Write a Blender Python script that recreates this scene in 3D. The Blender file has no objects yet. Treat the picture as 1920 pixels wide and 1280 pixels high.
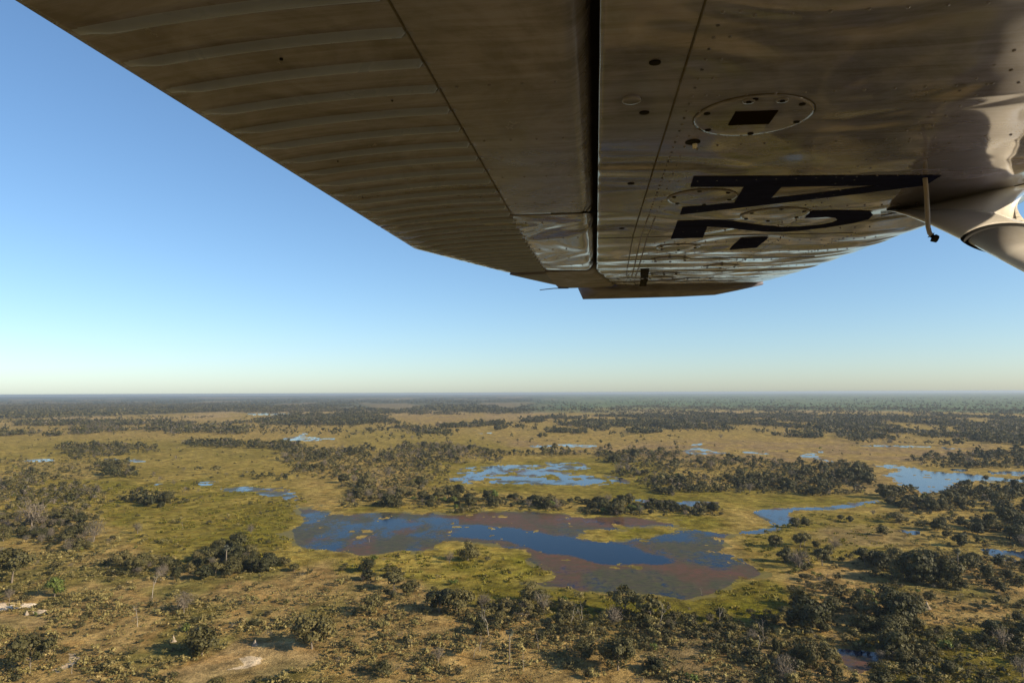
import bpy, bmesh, math, random
import numpy as np
from mathutils import Vector, Matrix
C = bpy.context.scene.collection
SC = bpy.context.scene
R = math.radians
rng = np.random.default_rng(7)
random.seed(7)

# ------------------------------------------------------------------ camera
CAM_H = 100.0
FPX = 1280.0                       # focal length in photo pixels (24 mm on 36 mm)
PITCH, ROLL = math.atan(95.5 / FPX), 0.0042
def cam_axes():
    F = Vector((0, math.cos(PITCH), math.sin(PITCH)))
    Rt = Vector((1, 0, 0))
    Up = Rt.cross(F)
    q = Matrix.Rotation(ROLL, 3, F)        # clockwise roll seen from behind: horizon climbs to the right
    return F, (q @ Rt), (q @ Up)
FW, RT, UP = cam_axes()
CAM_P = Vector((0, 0, CAM_H))
cam = bpy.data.cameras.new('camera')
cam.lens = 24.0; cam.sensor_width = 36.0; cam.clip_start = 0.02; cam.clip_end = 200000.0
cam_ob = bpy.data.objects.new('camera', cam); C.objects.link(cam_ob)
m = Matrix((RT, UP, -FW)).transposed().to_4x4(); m.translation = CAM_P
cam_ob.matrix_world = m
SC.camera = cam_ob

# ------------------------------------------------------------------ sky and sun
SUN_EL = R(24.0)
SUN_AZ = R(114.0)                  # clockwise from +Y: from the right, a little behind the camera
w = bpy.data.worlds.new('World'); SC.world = w; w.use_nodes = True
nt = w.node_tree
bg = nt.nodes['Background']
sky = nt.nodes.new('ShaderNodeTexSky'); sky.sky_type = 'NISHITA'; sky.sun_disc = False
sky.sun_elevation = SUN_EL; sky.sun_rotation = SUN_AZ
sky.altitude = 900; sky.air_density = 1.0; sky.dust_density = 1.15; sky.ozone_density = 4.6
gm = nt.nodes.new('ShaderNodeGamma'); gm.inputs[1].default_value = 0.9
hs = nt.nodes.new('ShaderNodeHueSaturation'); hs.inputs['Saturation'].default_value = 1.06
nt.links.new(sky.outputs[0], gm.inputs[0]); nt.links.new(gm.outputs[0], hs.inputs['Color'])
tn = nt.nodes.new('ShaderNodeMix'); tn.data_type = 'RGBA'; tn.blend_type = 'MULTIPLY'; tn.inputs[0].default_value = 1.0
tn.inputs[7].default_value = (1.05, 1.03, 0.985, 1); nt.links.new(hs.outputs[0], tn.inputs[6]); nt.links.new(tn.outputs[2], bg.inputs[0]); bg.inputs[1].default_value = 0.110
sd = bpy.data.lights.new('sun', 'SUN'); sd.energy = 5.0; sd.angle = R(0.5); sd.color = (1.0, 0.83, 0.58)
so = bpy.data.objects.new('sun', sd); C.objects.link(so)
sdir = Vector((math.sin(SUN_AZ) * math.cos(SUN_EL), math.cos(SUN_AZ) * math.cos(SUN_EL), math.sin(SUN_EL)))
so.rotation_euler = sdir.to_track_quat('Z', 'Y').to_euler()
so.location = (60, -20, 160)
SC.view_settings.view_transform = 'Standard'; SC.view_settings.look = 'None'
SC.view_settings.exposure = 0.85; SC.view_settings.gamma = 1.0
SC.cycles.volume_bounces = 0
SC.cycles.max_bounces = 8; SC.cycles.transparent_max_bounces = 8
SC.cycles.sample_clamp_indirect = 6

# ------------------------------------------------------------------ helpers
FWn, RTn, UPn = (np.array(v) for v in (FW, RT, UP))
def to_px(P):                        # world points (n,3) -> photo pixels and depth
    d = np.asarray(P, dtype=np.float64) - np.array([0, 0, CAM_H])
    z = d @ FWn
    zz = np.where(z > 1e-3, z, 1e-3)
    return 960 + FPX * (d @ RTn) / zz, 640 - FPX * (d @ UPn) / zz, z
def ray(x, y):
    return FW * FPX + RT * (x - 960) + UP * (640 - y)
def ground_at(x, y):                 # where the sight line through a photo pixel meets the ground
    r = ray(x, y); t = -CAM_H / r.z
    return CAM_P + r * t
def hash2(ix, iy, seed):
    h = (ix.astype(np.int64) * 374761393 + iy.astype(np.int64) * 668265263 + seed * 982451653) & 0xFFFFFFFF
    h = ((h ^ (h >> 13)) * 1274126177) & 0xFFFFFFFF
    return ((h ^ (h >> 16)) & 0xFFFFFF) / float(0xFFFFFF)
def vnoise(x, y, seed=0):
    ix = np.floor(x); iy = np.floor(y); fx = x - ix; fy = y - iy
    fx = fx * fx * (3 - 2 * fx); fy = fy * fy * (3 - 2 * fy)
    a = hash2(ix, iy, seed); b = hash2(ix + 1, iy, seed); c = hash2(ix, iy + 1, seed); d = hash2(ix + 1, iy + 1, seed)
    return (a * (1 - fx) + b * fx) * (1 - fy) + (c * (1 - fx) + d * fx) * fy
def fbm(x, y, oct=4, seed=0):
    s = 0; a = .5; t = 0
    for k in range(oct):
        s = s + a * vnoise(x, y, seed + k * 17); t += a; a *= .5; x = x * 2.03 + 11.3; y = y * 2.03 + 5.7
    return s / t
def inside(px, py, poly):
    poly = np.asarray(poly, float); n = len(poly)
    res = np.zeros(px.shape, bool)
    bb = (px >= poly[:, 0].min()) & (px <= poly[:, 0].max()) & (py >= poly[:, 1].min()) & (py <= poly[:, 1].max())
    if not bb.any(): return res
    x = px[bb]; y = py[bb]; r = np.zeros(x.shape, bool); j = n - 1
    for i in range(n):
        xi, yi = poly[i]; xj, yj = poly[j]
        if yi != yj:
            c = ((yi > y) != (yj > y)) & (x < (xj - xi) * (y - yi) / (yj - yi) + xi)
            r ^= c
        j = i
    res[bb] = r
    return res
def soft_in(px, py, poly, rx, ry):
    r = np.zeros(px.shape)
    for k in range(10):
        a = k * 2.39996; q = math.sqrt((k + .5) / 10)
        r += inside(px + math.cos(a) * q * rx, py + math.sin(a) * q * ry, poly)
    return r / 10
def warp(P, px, py):
    dist = np.hypot(P[:, 0], P[:, 1]); sc = np.clip(FPX / np.maximum(dist, 60), 0, 12); scv = sc * CAM_H / np.maximum(dist, 60)
    w1 = fbm(P[:, 0] / 24, P[:, 1] / 36, 6, 3) - .5; w2 = fbm(P[:, 0] / 24 + 50, P[:, 1] / 36 + 9, 6, 4) - .5
    return px + w1 * np.minimum(30 * sc, 60), py + w2 * np.minimum(56 * scv, 19)
def smooth(a, b, x):
    t = np.clip((x - a) / (b - a), 0, 1); return t * t * (3 - 2 * t)

def mesh_np(name, V, F, mats, mat_idx=None, attrs=None, smooth_shade=False):
    """V (n,3), F (m,4) or list of such arrays -> mesh"""
    me = bpy.data.meshes.new(name)
    V = np.asarray(V, np.float32); F = np.asarray(F, np.int32)
    k = F.shape[1]
    me.vertices.add(len(V)); me.vertices.foreach_set('co', V.ravel())
    me.loops.add(F.size); me.loops.foreach_set('vertex_index', F.ravel())
    me.polygons.add(len(F))
    me.polygons.foreach_set('loop_start', np.arange(0, F.size, k, dtype=np.int32))
    me.polygons.foreach_set('loop_total', np.full(len(F), k, np.int32))
    for mm in mats: me.materials.append(mm)
    if mat_idx is not None: me.polygons.foreach_set('material_index', np.asarray(mat_idx, np.int32))
    if smooth_shade: me.polygons.foreach_set('use_smooth', np.ones(len(F), bool))
    me.update(calc_edges=True); me.validate()
    for an, av in (attrs or {}).items():
        av = np.asarray(av, np.float32)
        if av.ndim == 1:
            at = me.attributes.new(an, 'FLOAT', 'POINT'); at.data.foreach_set('value', av)
        else:
            at = me.attributes.new(an, 'FLOAT_COLOR', 'POINT')
            if av.shape[1] == 3: av = np.hstack([av, np.ones((len(av), 1), np.float32)])
            at.data.foreach_set('color', av.ravel().astype(np.float32))
    return me
def link(name, me, parent=None, loc=None):
    o = bpy.data.objects.new(name, me); C.objects.link(o)
    if parent is not None: o.parent = parent
    if loc is not None: o.location = loc
    return o
def tag(o, label=None, cat=None, group=None, kind=None):
    if label: o['label'] = label
    if cat: o['category'] = cat
    if group: o['group'] = group
    if kind: o['kind'] = kind
    return o

# ------------------------------------------------------------------ material helpers
class NT:
    def __init__(self, name):
        self.m = bpy.data.materials.new(name); self.m.use_nodes = True
        self.t = self.m.node_tree; self.b = self.t.nodes['Principled BSDF']; self.out = self.t.nodes['Material Output']
    def n(self, typ, ins=None, **kw):
        nd = self.t.nodes.new(typ)
        for k, v in kw.items(): setattr(nd, k, v)
        for k, v in (ins or {}).items():
            if hasattr(v, 'is_output') or isinstance(v, bpy.types.NodeSocket): self.t.links.new(v, nd.inputs[k])
            else: nd.inputs[k].default_value = v
        return nd
    def l(self, a, b): self.t.links.new(a, b)
    def mix(self, f, a, b, mode='MIX'):
        nd = self.t.nodes.new('ShaderNodeMix'); nd.data_type = 'RGBA'; nd.blend_type = mode
        for sock, v in ((nd.inputs[0], f), (nd.inputs[6], a), (nd.inputs[7], b)):
            if isinstance(v, bpy.types.NodeSocket): self.t.links.new(v, sock)
            elif isinstance(v, (int, float)): sock.default_value = v
            else: sock.default_value = (*v, 1) if len(v) == 3 else v
        return nd.outputs[2]
    def math(self, op, a, b=0.0, c=None, clamp=False):
        nd = self.t.nodes.new('ShaderNodeMath'); nd.operation = op; nd.use_clamp = clamp
        for i, v in enumerate((a, b) if c is None else (a, b, c)):
            if isinstance(v, bpy.types.NodeSocket): self.t.links.new(v, nd.inputs[i])
            else: nd.inputs[i].default_value = v
        return nd.outputs[0]
    def rng(self, v, a, b, c=0.0, d=1.0):
        nd = self.n('ShaderNodeMapRange', {0: v, 1: a, 2: b, 3: c, 4: d}); return nd.outputs[0]
    def noise(self, vec, scale, detail=3.0, rough=.55, dist=0.0):
        nd = self.n('ShaderNodeTexNoise', {'Vector': vec, 'Scale': scale, 'Detail': detail, 'Roughness': rough, 'Distortion': dist})
        return nd.outputs[0]
def setp(b, **kw):
    for k, v in kw.items(): b.inputs[k.replace('_', ' ')].default_value = v

def leaf_mat(name, cols, transl=.12):
    """foliage: colour by leaf island, by plant ('tint' on the mesh, plus the object's random)"""
    g = NT(name)
    geo = g.n('ShaderNodeNewGeometry'); oi = g.n('ShaderNodeObjectInfo')
    at = g.n('ShaderNodeAttribute', attribute_name='tint')
    t = g.math('FRACT', g.math('ADD', at.outputs['Fac'], oi.outputs['Random']))
    cr = g.n('ShaderNodeValToRGB', {0: t}); e = cr.color_ramp.elements
    while len(e) < len(cols): e.new(.5)
    for i, c in enumerate(cols):
        e[i].position = i / (len(cols) - 1); e[i].color = (*c, 1)
    v = g.rng(geo.outputs['Random Per Island'], 0, 1, .6, 1.4)
    col = g.mix(1.0, cr.outputs[0], g.n('ShaderNodeCombineColor', {0: v, 1: v, 2: v}).outputs[0], 'MULTIPLY')
    g.l(col, g.b.inputs['Base Color']); setp(g.b, Roughness=.65, Specular_IOR_Level=.25)
    tr = g.n('ShaderNodeBsdfTranslucent', {'Color': g.mix(1.0, col, (1.1, 1.15, .6), 'MULTIPLY')})
    mx = g.n('ShaderNodeMixShader', {0: transl, 1: g.b.outputs[0], 2: tr.outputs[0]})
    g.l(mx.outputs[0], g.out.inputs[0])
    return g.m
def plain_noise_mat(name, c1, c2, scale, rough=.85, bump=0.0):
    g = NT(name); tc = g.n('ShaderNodeTexCoord')
    nz = g.noise(tc.outputs['Object'], scale, 4)
    g.l(g.mix(g.rng(nz, .35, .65), c1, c2), g.b.inputs['Base Color']); setp(g.b, Roughness=rough, Specular_IOR_Level=.2)
    if bump:
        bp = g.n('ShaderNodeBump', {'Height': nz, 'Distance': bump}); g.l(bp.outputs[0], g.b.inputs['Normal'])
    return g.m

M = {}
M['dark'] = leaf_mat('dark_leaves', [(.024, .026, .008), (.040, .040, .012), (.068, .060, .020)])
M['olive'] = leaf_mat('olive_leaves', [(.056, .052, .018), (.080, .072, .024), (.118, .098, .036)])
M['grey'] = leaf_mat('thin_grey_leaves', [(.115, .094, .070), (.130, .108, .084), (.098, .090, .062)], .1)
M['bright'] = leaf_mat('bright_leaves', [(.060, .085, .014), (.08, .105, .020), (.115, .110, .022)])
M['scrub'] = leaf_mat('scrub_leaves', [(.180, .156, .056), (.225, .182, .066), (.130, .118, .040), (.245, .186, .076)])
M['darkscrub'] = leaf_mat('dark_scrub_leaves', [(.036, .036, .013), (.056, .052, .018), (.074, .062, .028)])
M['reed'] = leaf_mat('reed_blades', [(.085, .085, .008), (.125, .112, .012), (.165, .130, .020)], .2)
M['palm'] = leaf_mat('palm_fronds', [(.12, .125, .10), (.10, .11, .08)], .15)
M['bark'] = plain_noise_mat('grey_brown_bark', (.11, .09, .07), (.20, .17, .135), 6)
M['dead'] = plain_noise_mat('bleached_dead_wood', (.24, .21, .175), (.38, .34, .29), 4)
M['mound'] = plain_noise_mat('termite_clay', (.20, .165, .125), (.29, .245, .19), 2, .9, .05)

# ------------------------------------------------------------------ the land as traced in the photo (photo pixels, ground points)
LAGOON = [(567, 943), (600, 957), (650, 962), (720, 966), (800, 964), (880, 962), (960, 960), (1010, 961), (1080, 965), (1160, 967),
          (1230, 975), (1262, 985), (1255, 992), (1200, 992), (1140, 993), (1090, 996), (1092, 1008), (1150, 1012), (1225, 1012), (1262, 1000), (1300, 994), (1340, 996), (1390, 994),
          (1390, 1001),
          (1350, 1018), (1357, 1030), (1390, 1043), (1413, 1055), (1437, 1073), (1433, 1083), (1390, 1097), (1347, 1110), (1300, 1120), (1273, 1123),
          (1207, 1113), (1140, 1110), (1073, 1107), (1023, 1098), (985, 1090), (1037, 1083), (1040, 1067), (1007, 1057), (967, 1047), (957, 1030),
          (923, 1020), (873, 1017), (820, 1022), (800, 1034), (750, 1033), (707, 1038), (640, 1037), (573, 1026), (547, 1000), (560, 973), (548, 955)]
OPEN = [[(838, 1003), (862, 997), (868, 985), (885, 983), (923, 987), (973, 993), (1040, 1006), (1107, 1016), (1187, 1021), (1207, 1037), (1263, 1052), (1240, 1058), (1173, 1058),
         (1123, 1055), (1073, 1038), (1023, 1035), (990, 1025), (950, 1012), (900, 1010)],
        [(570, 955), (600, 965), (655, 975), (700, 980), (650, 990), (600, 985), (565, 975)],
        [(565, 1000), (600, 1005), (640, 1020), (600, 1030), (570, 1020)],
        [(700, 976), (850, 972), (850, 980), (720, 988)],
        [(1112, 974), (1170, 972), (1190, 978), (1130, 982)], [(1290, 1000), (1340, 996), (1400, 997), (1390, 1004), (1320, 1008), (1280, 1006)],
        [(1415, 957), (1500, 952), (1560, 952), (1577, 946), (1650, 936), (1650, 942), (1560, 957), (1490, 960), (1495, 980), (1450, 985), (1445, 996), (1436, 992), (1420, 970)],
        [(1220, 1085), (1240, 1090), (1262, 1122), (1256, 1122), (1235, 1100)]]
PONDS = {
 'channel': [(1390, 995), (1432, 994), (1448, 985), (1425, 972), (1412, 962), (1422, 955), (1470, 953), (1500, 951), (1560, 951), (1580, 946), (1620, 940), (1652, 936), (1652, 940), (1600, 949), (1560, 955), (1500, 957), (1460, 959), (1468, 968), (1494, 976), (1484, 981), (1460, 983), (1446, 997), (1390, 1002)],
 'pond_middle': [(857, 880), (880, 876), (927, 873), (1013, 872), (1017, 866), (1100, 869), (1107, 875), (1073, 882), (1067, 892), (1133, 892), (1173, 898), (1184, 903), (1140, 908), (1073, 910), (973, 907), (873, 906), (843, 901), (868, 890)],
 'lake_right': [(1640, 871), (1663, 870), (1713, 879), (1747, 886), (1813, 888), (1863, 896), (1960, 900), (1960, 904), (1847, 901), (1790, 903), (1780, 910), (1783, 918), (1753, 923), (1737, 928), (1727, 917), (1690, 910), (1683, 900), (1660, 890), (1690, 882)],
 'p3': [(1785, 879), (1817, 879), (1817, 884), (1790, 884)], 'p4': [(1845, 882), (1960, 884), (1960, 891), (1900, 892), (1860, 888)],
 'p5': [(1480, 856), (1508, 853), (1517, 848), (1548, 845), (1548, 847), (1525, 851), (1540, 858), (1570, 864), (1562, 866), (1520, 857)],
 'p6': [(1560, 836), (1570, 837), (1627, 834), (1665, 834), (1707, 835), (1760, 837), (1795, 842), (1790, 844), (1755, 839), (1700, 838), (1665, 837), (1630, 836)],
 'p7': [(286, 907), (317, 905), (319, 909), (290, 910)], 'p8': [(370, 908), (385, 903), (408, 902), (400, 908), (380, 910)],
 'p9': [(415, 916), (440, 914), (467, 912), (500, 916), (538, 914), (545, 926), (560, 936), (545, 938), (530, 930), (495, 929), (470, 921), (425, 921)],
 'p10': [(40, 862), (100, 860), (102, 865), (45, 866)], 'p11': [(190, 860), (230, 859), (277, 864), (270, 867), (215, 863)],
 'p12': [(458, 774), (500, 773), (548, 775), (548, 778), (470, 778)], 'p13': [(527, 822), (560, 817), (572, 810), (578, 811), (570, 818), (600, 821), (640, 822), (600, 826), (540, 826)],
 'p14': [(1040, 833), (1060, 832), (1122, 835), (1110, 838), (1060, 837)], 'p15': [(898, 811), (922, 810), (920, 813), (900, 813)],
 'p16': [(1835, 1026), (1870, 1030), (1960, 1033), (1960, 1052), (1885, 1053), (1850, 1040)],
 'p17': [(1573, 1215), (1640, 1222), (1642, 1245), (1600, 1262), (1580, 1250)], 'p18': [(1275, 845), (1310, 838), (1330, 846), (1370, 850), (1300, 852)], 'p19': [(1300, 832), (1320, 831), (1318, 835), (1296, 835)],
 'p20': [(1180, 935), (1250, 938), (1340, 940), (1335, 948), (1280, 948), (1210, 942)], 'p21': [(990, 835), (1030, 834), (1034, 838), (1000, 838)], 'p22': [(1820, 790), (1850, 790), (1850, 793), (1820, 793)],
 'p23': [(1662, 992), (1722, 996), (1715, 1003), (1680, 1000)], 'p24': [(1390, 845), (1440, 850), (1440, 852), (1390, 848)]}
WEEDY = {'p20': .75, 'channel': .34, 'pond_middle': .42, 'p18': .5, 'p13': .4, 'p11': .4, 'p9': .52, 'p7': .45, 'p8': .35, 'p10': .45, 'lake_right': .0, 'p16': .25, 'p17': .3, 'p23': .6}
RED = [[(923, 881), (1033, 877), (1062, 886), (1010, 892), (940, 889)], [(1000, 962), (1260, 975), (1240, 990), (1000, 985)],
       [(780, 962), (1000, 964), (990, 984), (860, 980)], [(940, 1020), (1290, 1060), (1400, 1060), (1420, 1085), (1250, 1075), (1000, 1045)],
       [(1290, 940), (1360, 935), (1360, 950), (1290, 950)]]

GREEN = [([(0, 895), (200, 905), (420, 905), (560, 930), (555, 1000), (640, 1042), (560, 1070), (420, 1060), (300, 1050), (230, 1000), (170, 950), (0, 960)], .8),
         ([(-600, 800), (0, 818), (560, 830), (560, 925), (250, 925), (0, 880), (-600, 900)], .55),
         ([(640, 1040), (820, 1020), (960, 1025), (1045, 1075), (980, 1095), (1100, 1113), (1280, 1125), (1440, 1085), (1520, 1120), (1500, 1160), (1300, 1165), (1080, 1160), (900, 1130), (820, 1090), (640, 1072)], 1.0),
         ([(1400, 1000), (1500, 960), (1680, 965), (1700, 1040), (1560, 1050), (1440, 1085), (1380, 1040)], .6),
         ([(640, 945), (1000, 950), (1350, 965), (1400, 1000), (1090, 1012), (1240, 980), (1000, 962), (640, 962)], .8),
         ([(1080, 990), (1260, 985), (1270, 1006), (1220, 1030), (1290, 1030), (1100, 1015)], .9),
         ([(780, 860), (1240, 855), (1250, 915), (1000, 930), (780, 915)], .75), ([(1000, 910), (1300, 915), (1640, 930), (1640, 950), (1400, 960), (1100, 945)], .75),
         ([(1600, 1170), (1920, 1180), (1920, 1290), (1650, 1290)], .8), ([(640, 800), (900, 815), (1000, 850), (640, 840)], .5)]
DEEP = [([(860, 1085), (980, 1092), (1100, 1112), (1280, 1125), (1440, 1085), (1510, 1110), (1500, 1160), (1300, 1168), (1080, 1160), (900, 1130)], .75), ([(1400, 1010), (1500, 965), (1660, 970), (1690, 1020), (1500, 1060), (1400, 1060)], .4), ([(1600, 1170), (1920, 1180), (1920, 1290), (1650, 1290)], .6), ([(240, 930), (560, 940), (540, 1010), (300, 1040)], .4), ([(900, 905), (1640, 930), (1640, 950), (1100, 945)], .4)]  # deep olive marsh, with the dimness of backlit ground put into its colour
PINK = [([(1040, 840), (1280, 825), (1700, 825), (1960, 840), (1960, 850), (1640, 870), (1280, 870)], .7), ([(720, 775), (1040, 770), (1040, 785), (860, 795), (760, 790)], .6),
        ([(930, 820), (1040, 825), (1040, 845), (930, 840)], .7), ([(1560, 880), (1700, 880), (1760, 930), (1600, 925)], .4), ([(1180, 1175), (1560, 1200), (1600, 1290), (1200, 1290)], .6),
        ([(1500, 985), (1700, 985), (1700, 1030), (1560, 1035)], .5)]
SAND = [([(-40, 1128), (40, 1130), (78, 1130), (62, 1137), (0, 1144), (-40, 1145)], 1.0), ([(65, 1145), (80, 1141), (94, 1143), (90, 1149), (68, 1150)], 1.1),
        ([(425, 1256), (460, 1246), (448, 1234), (470, 1229), (492, 1232), (488, 1243), (462, 1253)], .9), ([(100, 1255), (130, 1240), (128, 1224), (150, 1224), (146, 1240), (110, 1262)], .6),
        ([(300, 1265), (400, 1228), (440, 1200), (560, 1203), (605, 1225), (575, 1250), (480, 1278), (380, 1290)], .42), ([(-40, 1150), (60, 1150), (120, 1160), (60, 1175), (-40, 1180)], .25),
        ([(20, 862), (180, 870), (190, 900), (60, 895)], .2), ([(640, 880), (760, 870), (820, 890), (780, 925), (660, 920)], .18)]

# ------------------------------------------------------------------ ground sheet (polar grid round the camera's foot, fine where it is looked at)
def build_land():
    a_f = np.linspace(-46, 46, 1060)
    a_o = np.linspace(46, 314, 66)[1:-1]
    ang = np.radians(np.concatenate([a_f, a_o]))
    near = np.geomspace(6, 175, 22)[:-1]
    inv = np.linspace(1 / 175, 1 / 24000, 560)
    rad = np.concatenate([near, 1 / inv, [32000, 42500]])
    A, D = np.meshgrid(ang, rad)
    X = (D * np.sin(A)).ravel(); Y = (D * np.cos(A)).ravel()
    na, nr = len(ang), len(rad)
    V = np.stack([X, Y, np.zeros_like(X)], 1)
    V = np.vstack([V, [[0, 0, 0]]])
    i = np.arange(nr - 1)[:, None] * na; j = np.arange(na)[None, :]; j2 = (j + 1) % na
    Fq = np.stack([(i + j), (i + j2), (i + na + j2), (i + na + j)], -1).reshape(-1, 4)[:, ::-1]
    # features: pixel position, then a warp that breaks up every edge
    def features(P):
        px, py, dep = to_px(P)
        ok = dep > 30
        px = np.where(ok, px, -9999); py = np.where(ok, py, -9999)
        dist = np.hypot(P[:, 0], P[:, 1])
        wx, wy = warp(P, px, py)
        return px, py, wx, wy, dist
    cen = V[Fq].mean(1)
    px, py, wx, wy, dist = features(cen)
    fid = np.zeros(len(Fq), int)
    names = ['main'] + list(PONDS)
    polys = [LAGOON] + list(PONDS.values())
    brk = fbm(cen[:, 0] / 15, cen[:, 1] / 20, 5, 22)
    for k, p in enumerate(polys):
        pa = np.array(p); rx, ry = (34, 9) if k == 0 else (min(24, np.ptp(pa[:, 0]) * .08), min(4, np.ptp(pa[:, 1]) * .12))
        lim = brk < (.60 if k and names[k] not in ('channel', 'lake_right') else .72)
        sf = soft_in(wx if k == 0 else px + (wx - px) * .6, wy if k == 0 else py + (wy - py) * .35, p, rx, ry)
        q = (sf + (brk - .5) * (2.1 if k == 0 else 1.0) > (.42 if k == 0 else .40)) & (fid == 0) & (sf > .15) & (lim | (k == 0))
        fid[q] = k + 1
    # small grassy islets within the weeds of the main lagoon
    isl = fbm(cen[:, 0] / 9, cen[:, 1] / 14, 3, 21)
    fid[(fid == 1) & (isl > .82)] = 0
    # ---- vertex attributes
    Vp = V.copy()
    px, py, wx, wy, dist = features(Vp)
    x, y = Vp[:, 0], Vp[:, 1]
    def col(c): return np.array(c)[None, :]
    n_big = fbm(x / 160, y / 260, 4, 31); n_mid = fbm(x / 28, y / 40, 4, 32); n_sml = fbm(x / 6, y / 9, 3, 33)
    tan = col((.255, .178, .068)); olive = col((.155, .130, .038)); gold = col((.248, .192, .044)); green = col((.118, .108, .010)); deep = col((.082, .076, .006))
    pink = col((.200, .140, .080)); sand = col((.66, .55, .40)); forest = col((.062, .074, .045)); plain = col((.30, .225, .12)); bare = col((.34, .245, .125))
    base = tan * (1 - smooth(.42, .62, n_mid)[:, None]) + olive * smooth(.42, .62, n_mid)[:, None]
    inf = py > -9000
    mid = smooth(1075, 1000, wy) * inf
    base = base * (1 - mid[:, None] * .8) + (gold * .55 + tan * .45) * mid[:, None] * .8
    for poly, s in GREEN:
        g = soft_in(wx, wy, poly, 26, 9) * s
        v = smooth(.36, .64, n_mid * .6 + n_big * .4)
        gcol = green * (1 - v[:, None]) + gold * v[:, None]
        base = base * (1 - g[:, None]) + gcol * g[:, None]
    for poly, s in DEEP:
        g = soft_in(wx, wy, poly, 40, 12) * s * smooth(.3, .55, n_mid * .5 + n_sml * .5)
        base = base * (1 - g[:, None]) + deep * g[:, None]
    for poly, s in PINK:
        g = soft_in(wx, wy, poly, 40, 8) * s * smooth(.35, .6, n_mid)
        base = base * (1 - g[:, None]) + pink * g[:, None]
    # wet dark-green and rust rim round the water
    for poly, s in SAND:
        wxx = px + (wx - px) * .35; wyy = py + (wy - py) * .35
        g = np.clip(inside(wxx, wyy, poly) * s, 0, 1)
        c = sand if s > .5 else bare
        base = base * (1 - g[:, None]) + c * g[:, None]
    # far: pale plain, then the wooded flats up to the horizon
    g = smooth(2300, 3400, dist) * (1 - smooth(3900, 4600, dist)) * smooth(.5, .62, n_big)
    base = base * (1 - g[:, None] * .7) + plain * g[:, None] * .7
    dw = dist * (1 + .5 * (fbm(x / 700, y / 1500, 4, 41) - .5))
    g = smooth(3500, 4300, dw)
    gz = smooth(-.02, .12, x / np.maximum(y, 1)) * (y > 0)
    far = (forest * (1 - gz[:, None]) + col((.092, .130, .062)) * gz[:, None]) * (.75 + .5 * fbm(x / 60, y / 190, 4, 43))[:, None]
    cl = smooth(.56, .66, fbm(x / 420, y / 1500, 4, 44))[:, None] * .55 * (1 - .8 * gz[:, None])
    far = far * (1 - cl) + plain * cl * .8
    base = base * (1 - g[:, None]) + far * g[:, None]
    base = base * (.78 + .44 * n_sml)[:, None] * (.72 + .56 * fbm(x / 11, y / 22, 4, 35))[:, None]
    rr = smooth(640, 820, px) * smooth(930, 905, py) * 0
    marsh = np.zeros(len(x))
    for poly, s in GREEN: marsh = np.maximum(marsh, inside(wx, wy, poly) * s)
    marsh = np.maximum(marsh, mid * .5)
    used = np.unique(Fq[fid == 0]);
    g = NT('ground_soil_and_grass')
    tc = g.n('ShaderNodeTexCoord'); at = g.n('ShaderNodeAttribute', attribute_name='soil'); mh = g.n('ShaderNodeAttribute', attribute_name='marsh')
    P = tc.outputs['Object']
    n0 = g.noise(P, .11, 5, .65, .4); n1 = g.noise(P, .35, 6, .65); n2 = g.noise(P, 1.4, 4, .6); n3 = g.noise(P, .07, 5, .6)
    k = g.math('MULTIPLY', g.math('MULTIPLY', g.rng(n1, .3, .7, .62, 1.35), g.rng(n2, .3, .7, .8, 1.2)), g.rng(n0, .36, .62, .52, 1.32))
    c = g.mix(1.0, at.outputs['Color'], g.n('ShaderNodeCombineColor', {0: k, 1: k, 2: k}).outputs[0], 'MULTIPLY')
    c = g.mix(g.math('MULTIPLY', g.rng(n3, .5, .64), .35), c, g.mix(1.0, c, (1.12, .86, .62), 'MULTIPLY'))
    g.l(c, g.b.inputs['Base Color']); setp(g.b, Roughness=.95, Specular_IOR_Level=.02)
    bp = g.n('ShaderNodeBump', {'Height': g.math('ADD', n1, g.math('MULTIPLY', n2, .35)), 'Distance': 1.3, 'Strength': .9})
    g.l(bp.outputs[0], g.b.inputs['Normal'])
    def sub(mask, name, mats, attrs, smooth_s=True):
        F2 = Fq[mask]; u, inv_ = np.unique(F2, return_inverse=True)
        me = mesh_np(name, Vp[u], inv_.reshape(-1, 4), mats, attrs={k_: v_[u] for k_, v_ in attrs.items()}, smooth_shade=smooth_s)
        return link(name, me)
    # the innermost ring closes on a cap of its own, in the same mesh
    go = sub(fid == 0, 'ground', [g.m], {'soil': base, 'marsh': marsh})
    cap = bmesh.new(); cap.from_mesh(go.data)
    cap.verts.ensure_lookup_table()
    be = [e for e in cap.edges if e.is_boundary and (e.verts[0].co.length < 6.5 and e.verts[1].co.length < 6.5)]
    bmesh.ops.contextual_create(cap, geom=be); cap.to_mesh(go.data); cap.free()
    tag(go, kind='structure')
    # ---- water sheets
    wv = fbm(x / 13, y / 26, 5, 51); wv2 = fbm(x / 3.5, y / 6, 3, 52)
    weed = np.zeros(len(x)); red = np.zeros(len(x))
    inl = soft_in(wx, wy, LAGOON, 60, 16) > 0
    wl = fbm(x / 48, y / 30, 4, 57)
    weed[inl] = .64 + .5 * (wv[inl] - .5) + 1.1 * (wl[inl] - .5)
    lft = inl & (px < 860); weed[lft] = .64 + 1.0 * (wv[lft] - .5)
    for nme, p in PONDS.items():
        s = (soft_in(wx, wy, p, 40, 7) > 0) & ~inl; weed[s] = np.clip(WEEDY.get(nme, .1) + 2.2 * (wv[s] - .5), 0, .9)
    ringm = soft_in(wx * .5 + px * .5, wy * .5 + py * .5, OPEN[0], 55, 13) * 1.3
    red = np.maximum(red, np.clip(ringm, 0, 1) * inl); weed = np.where(inl, weed + .12 * np.clip(ringm, 0, 1), weed)
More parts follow.
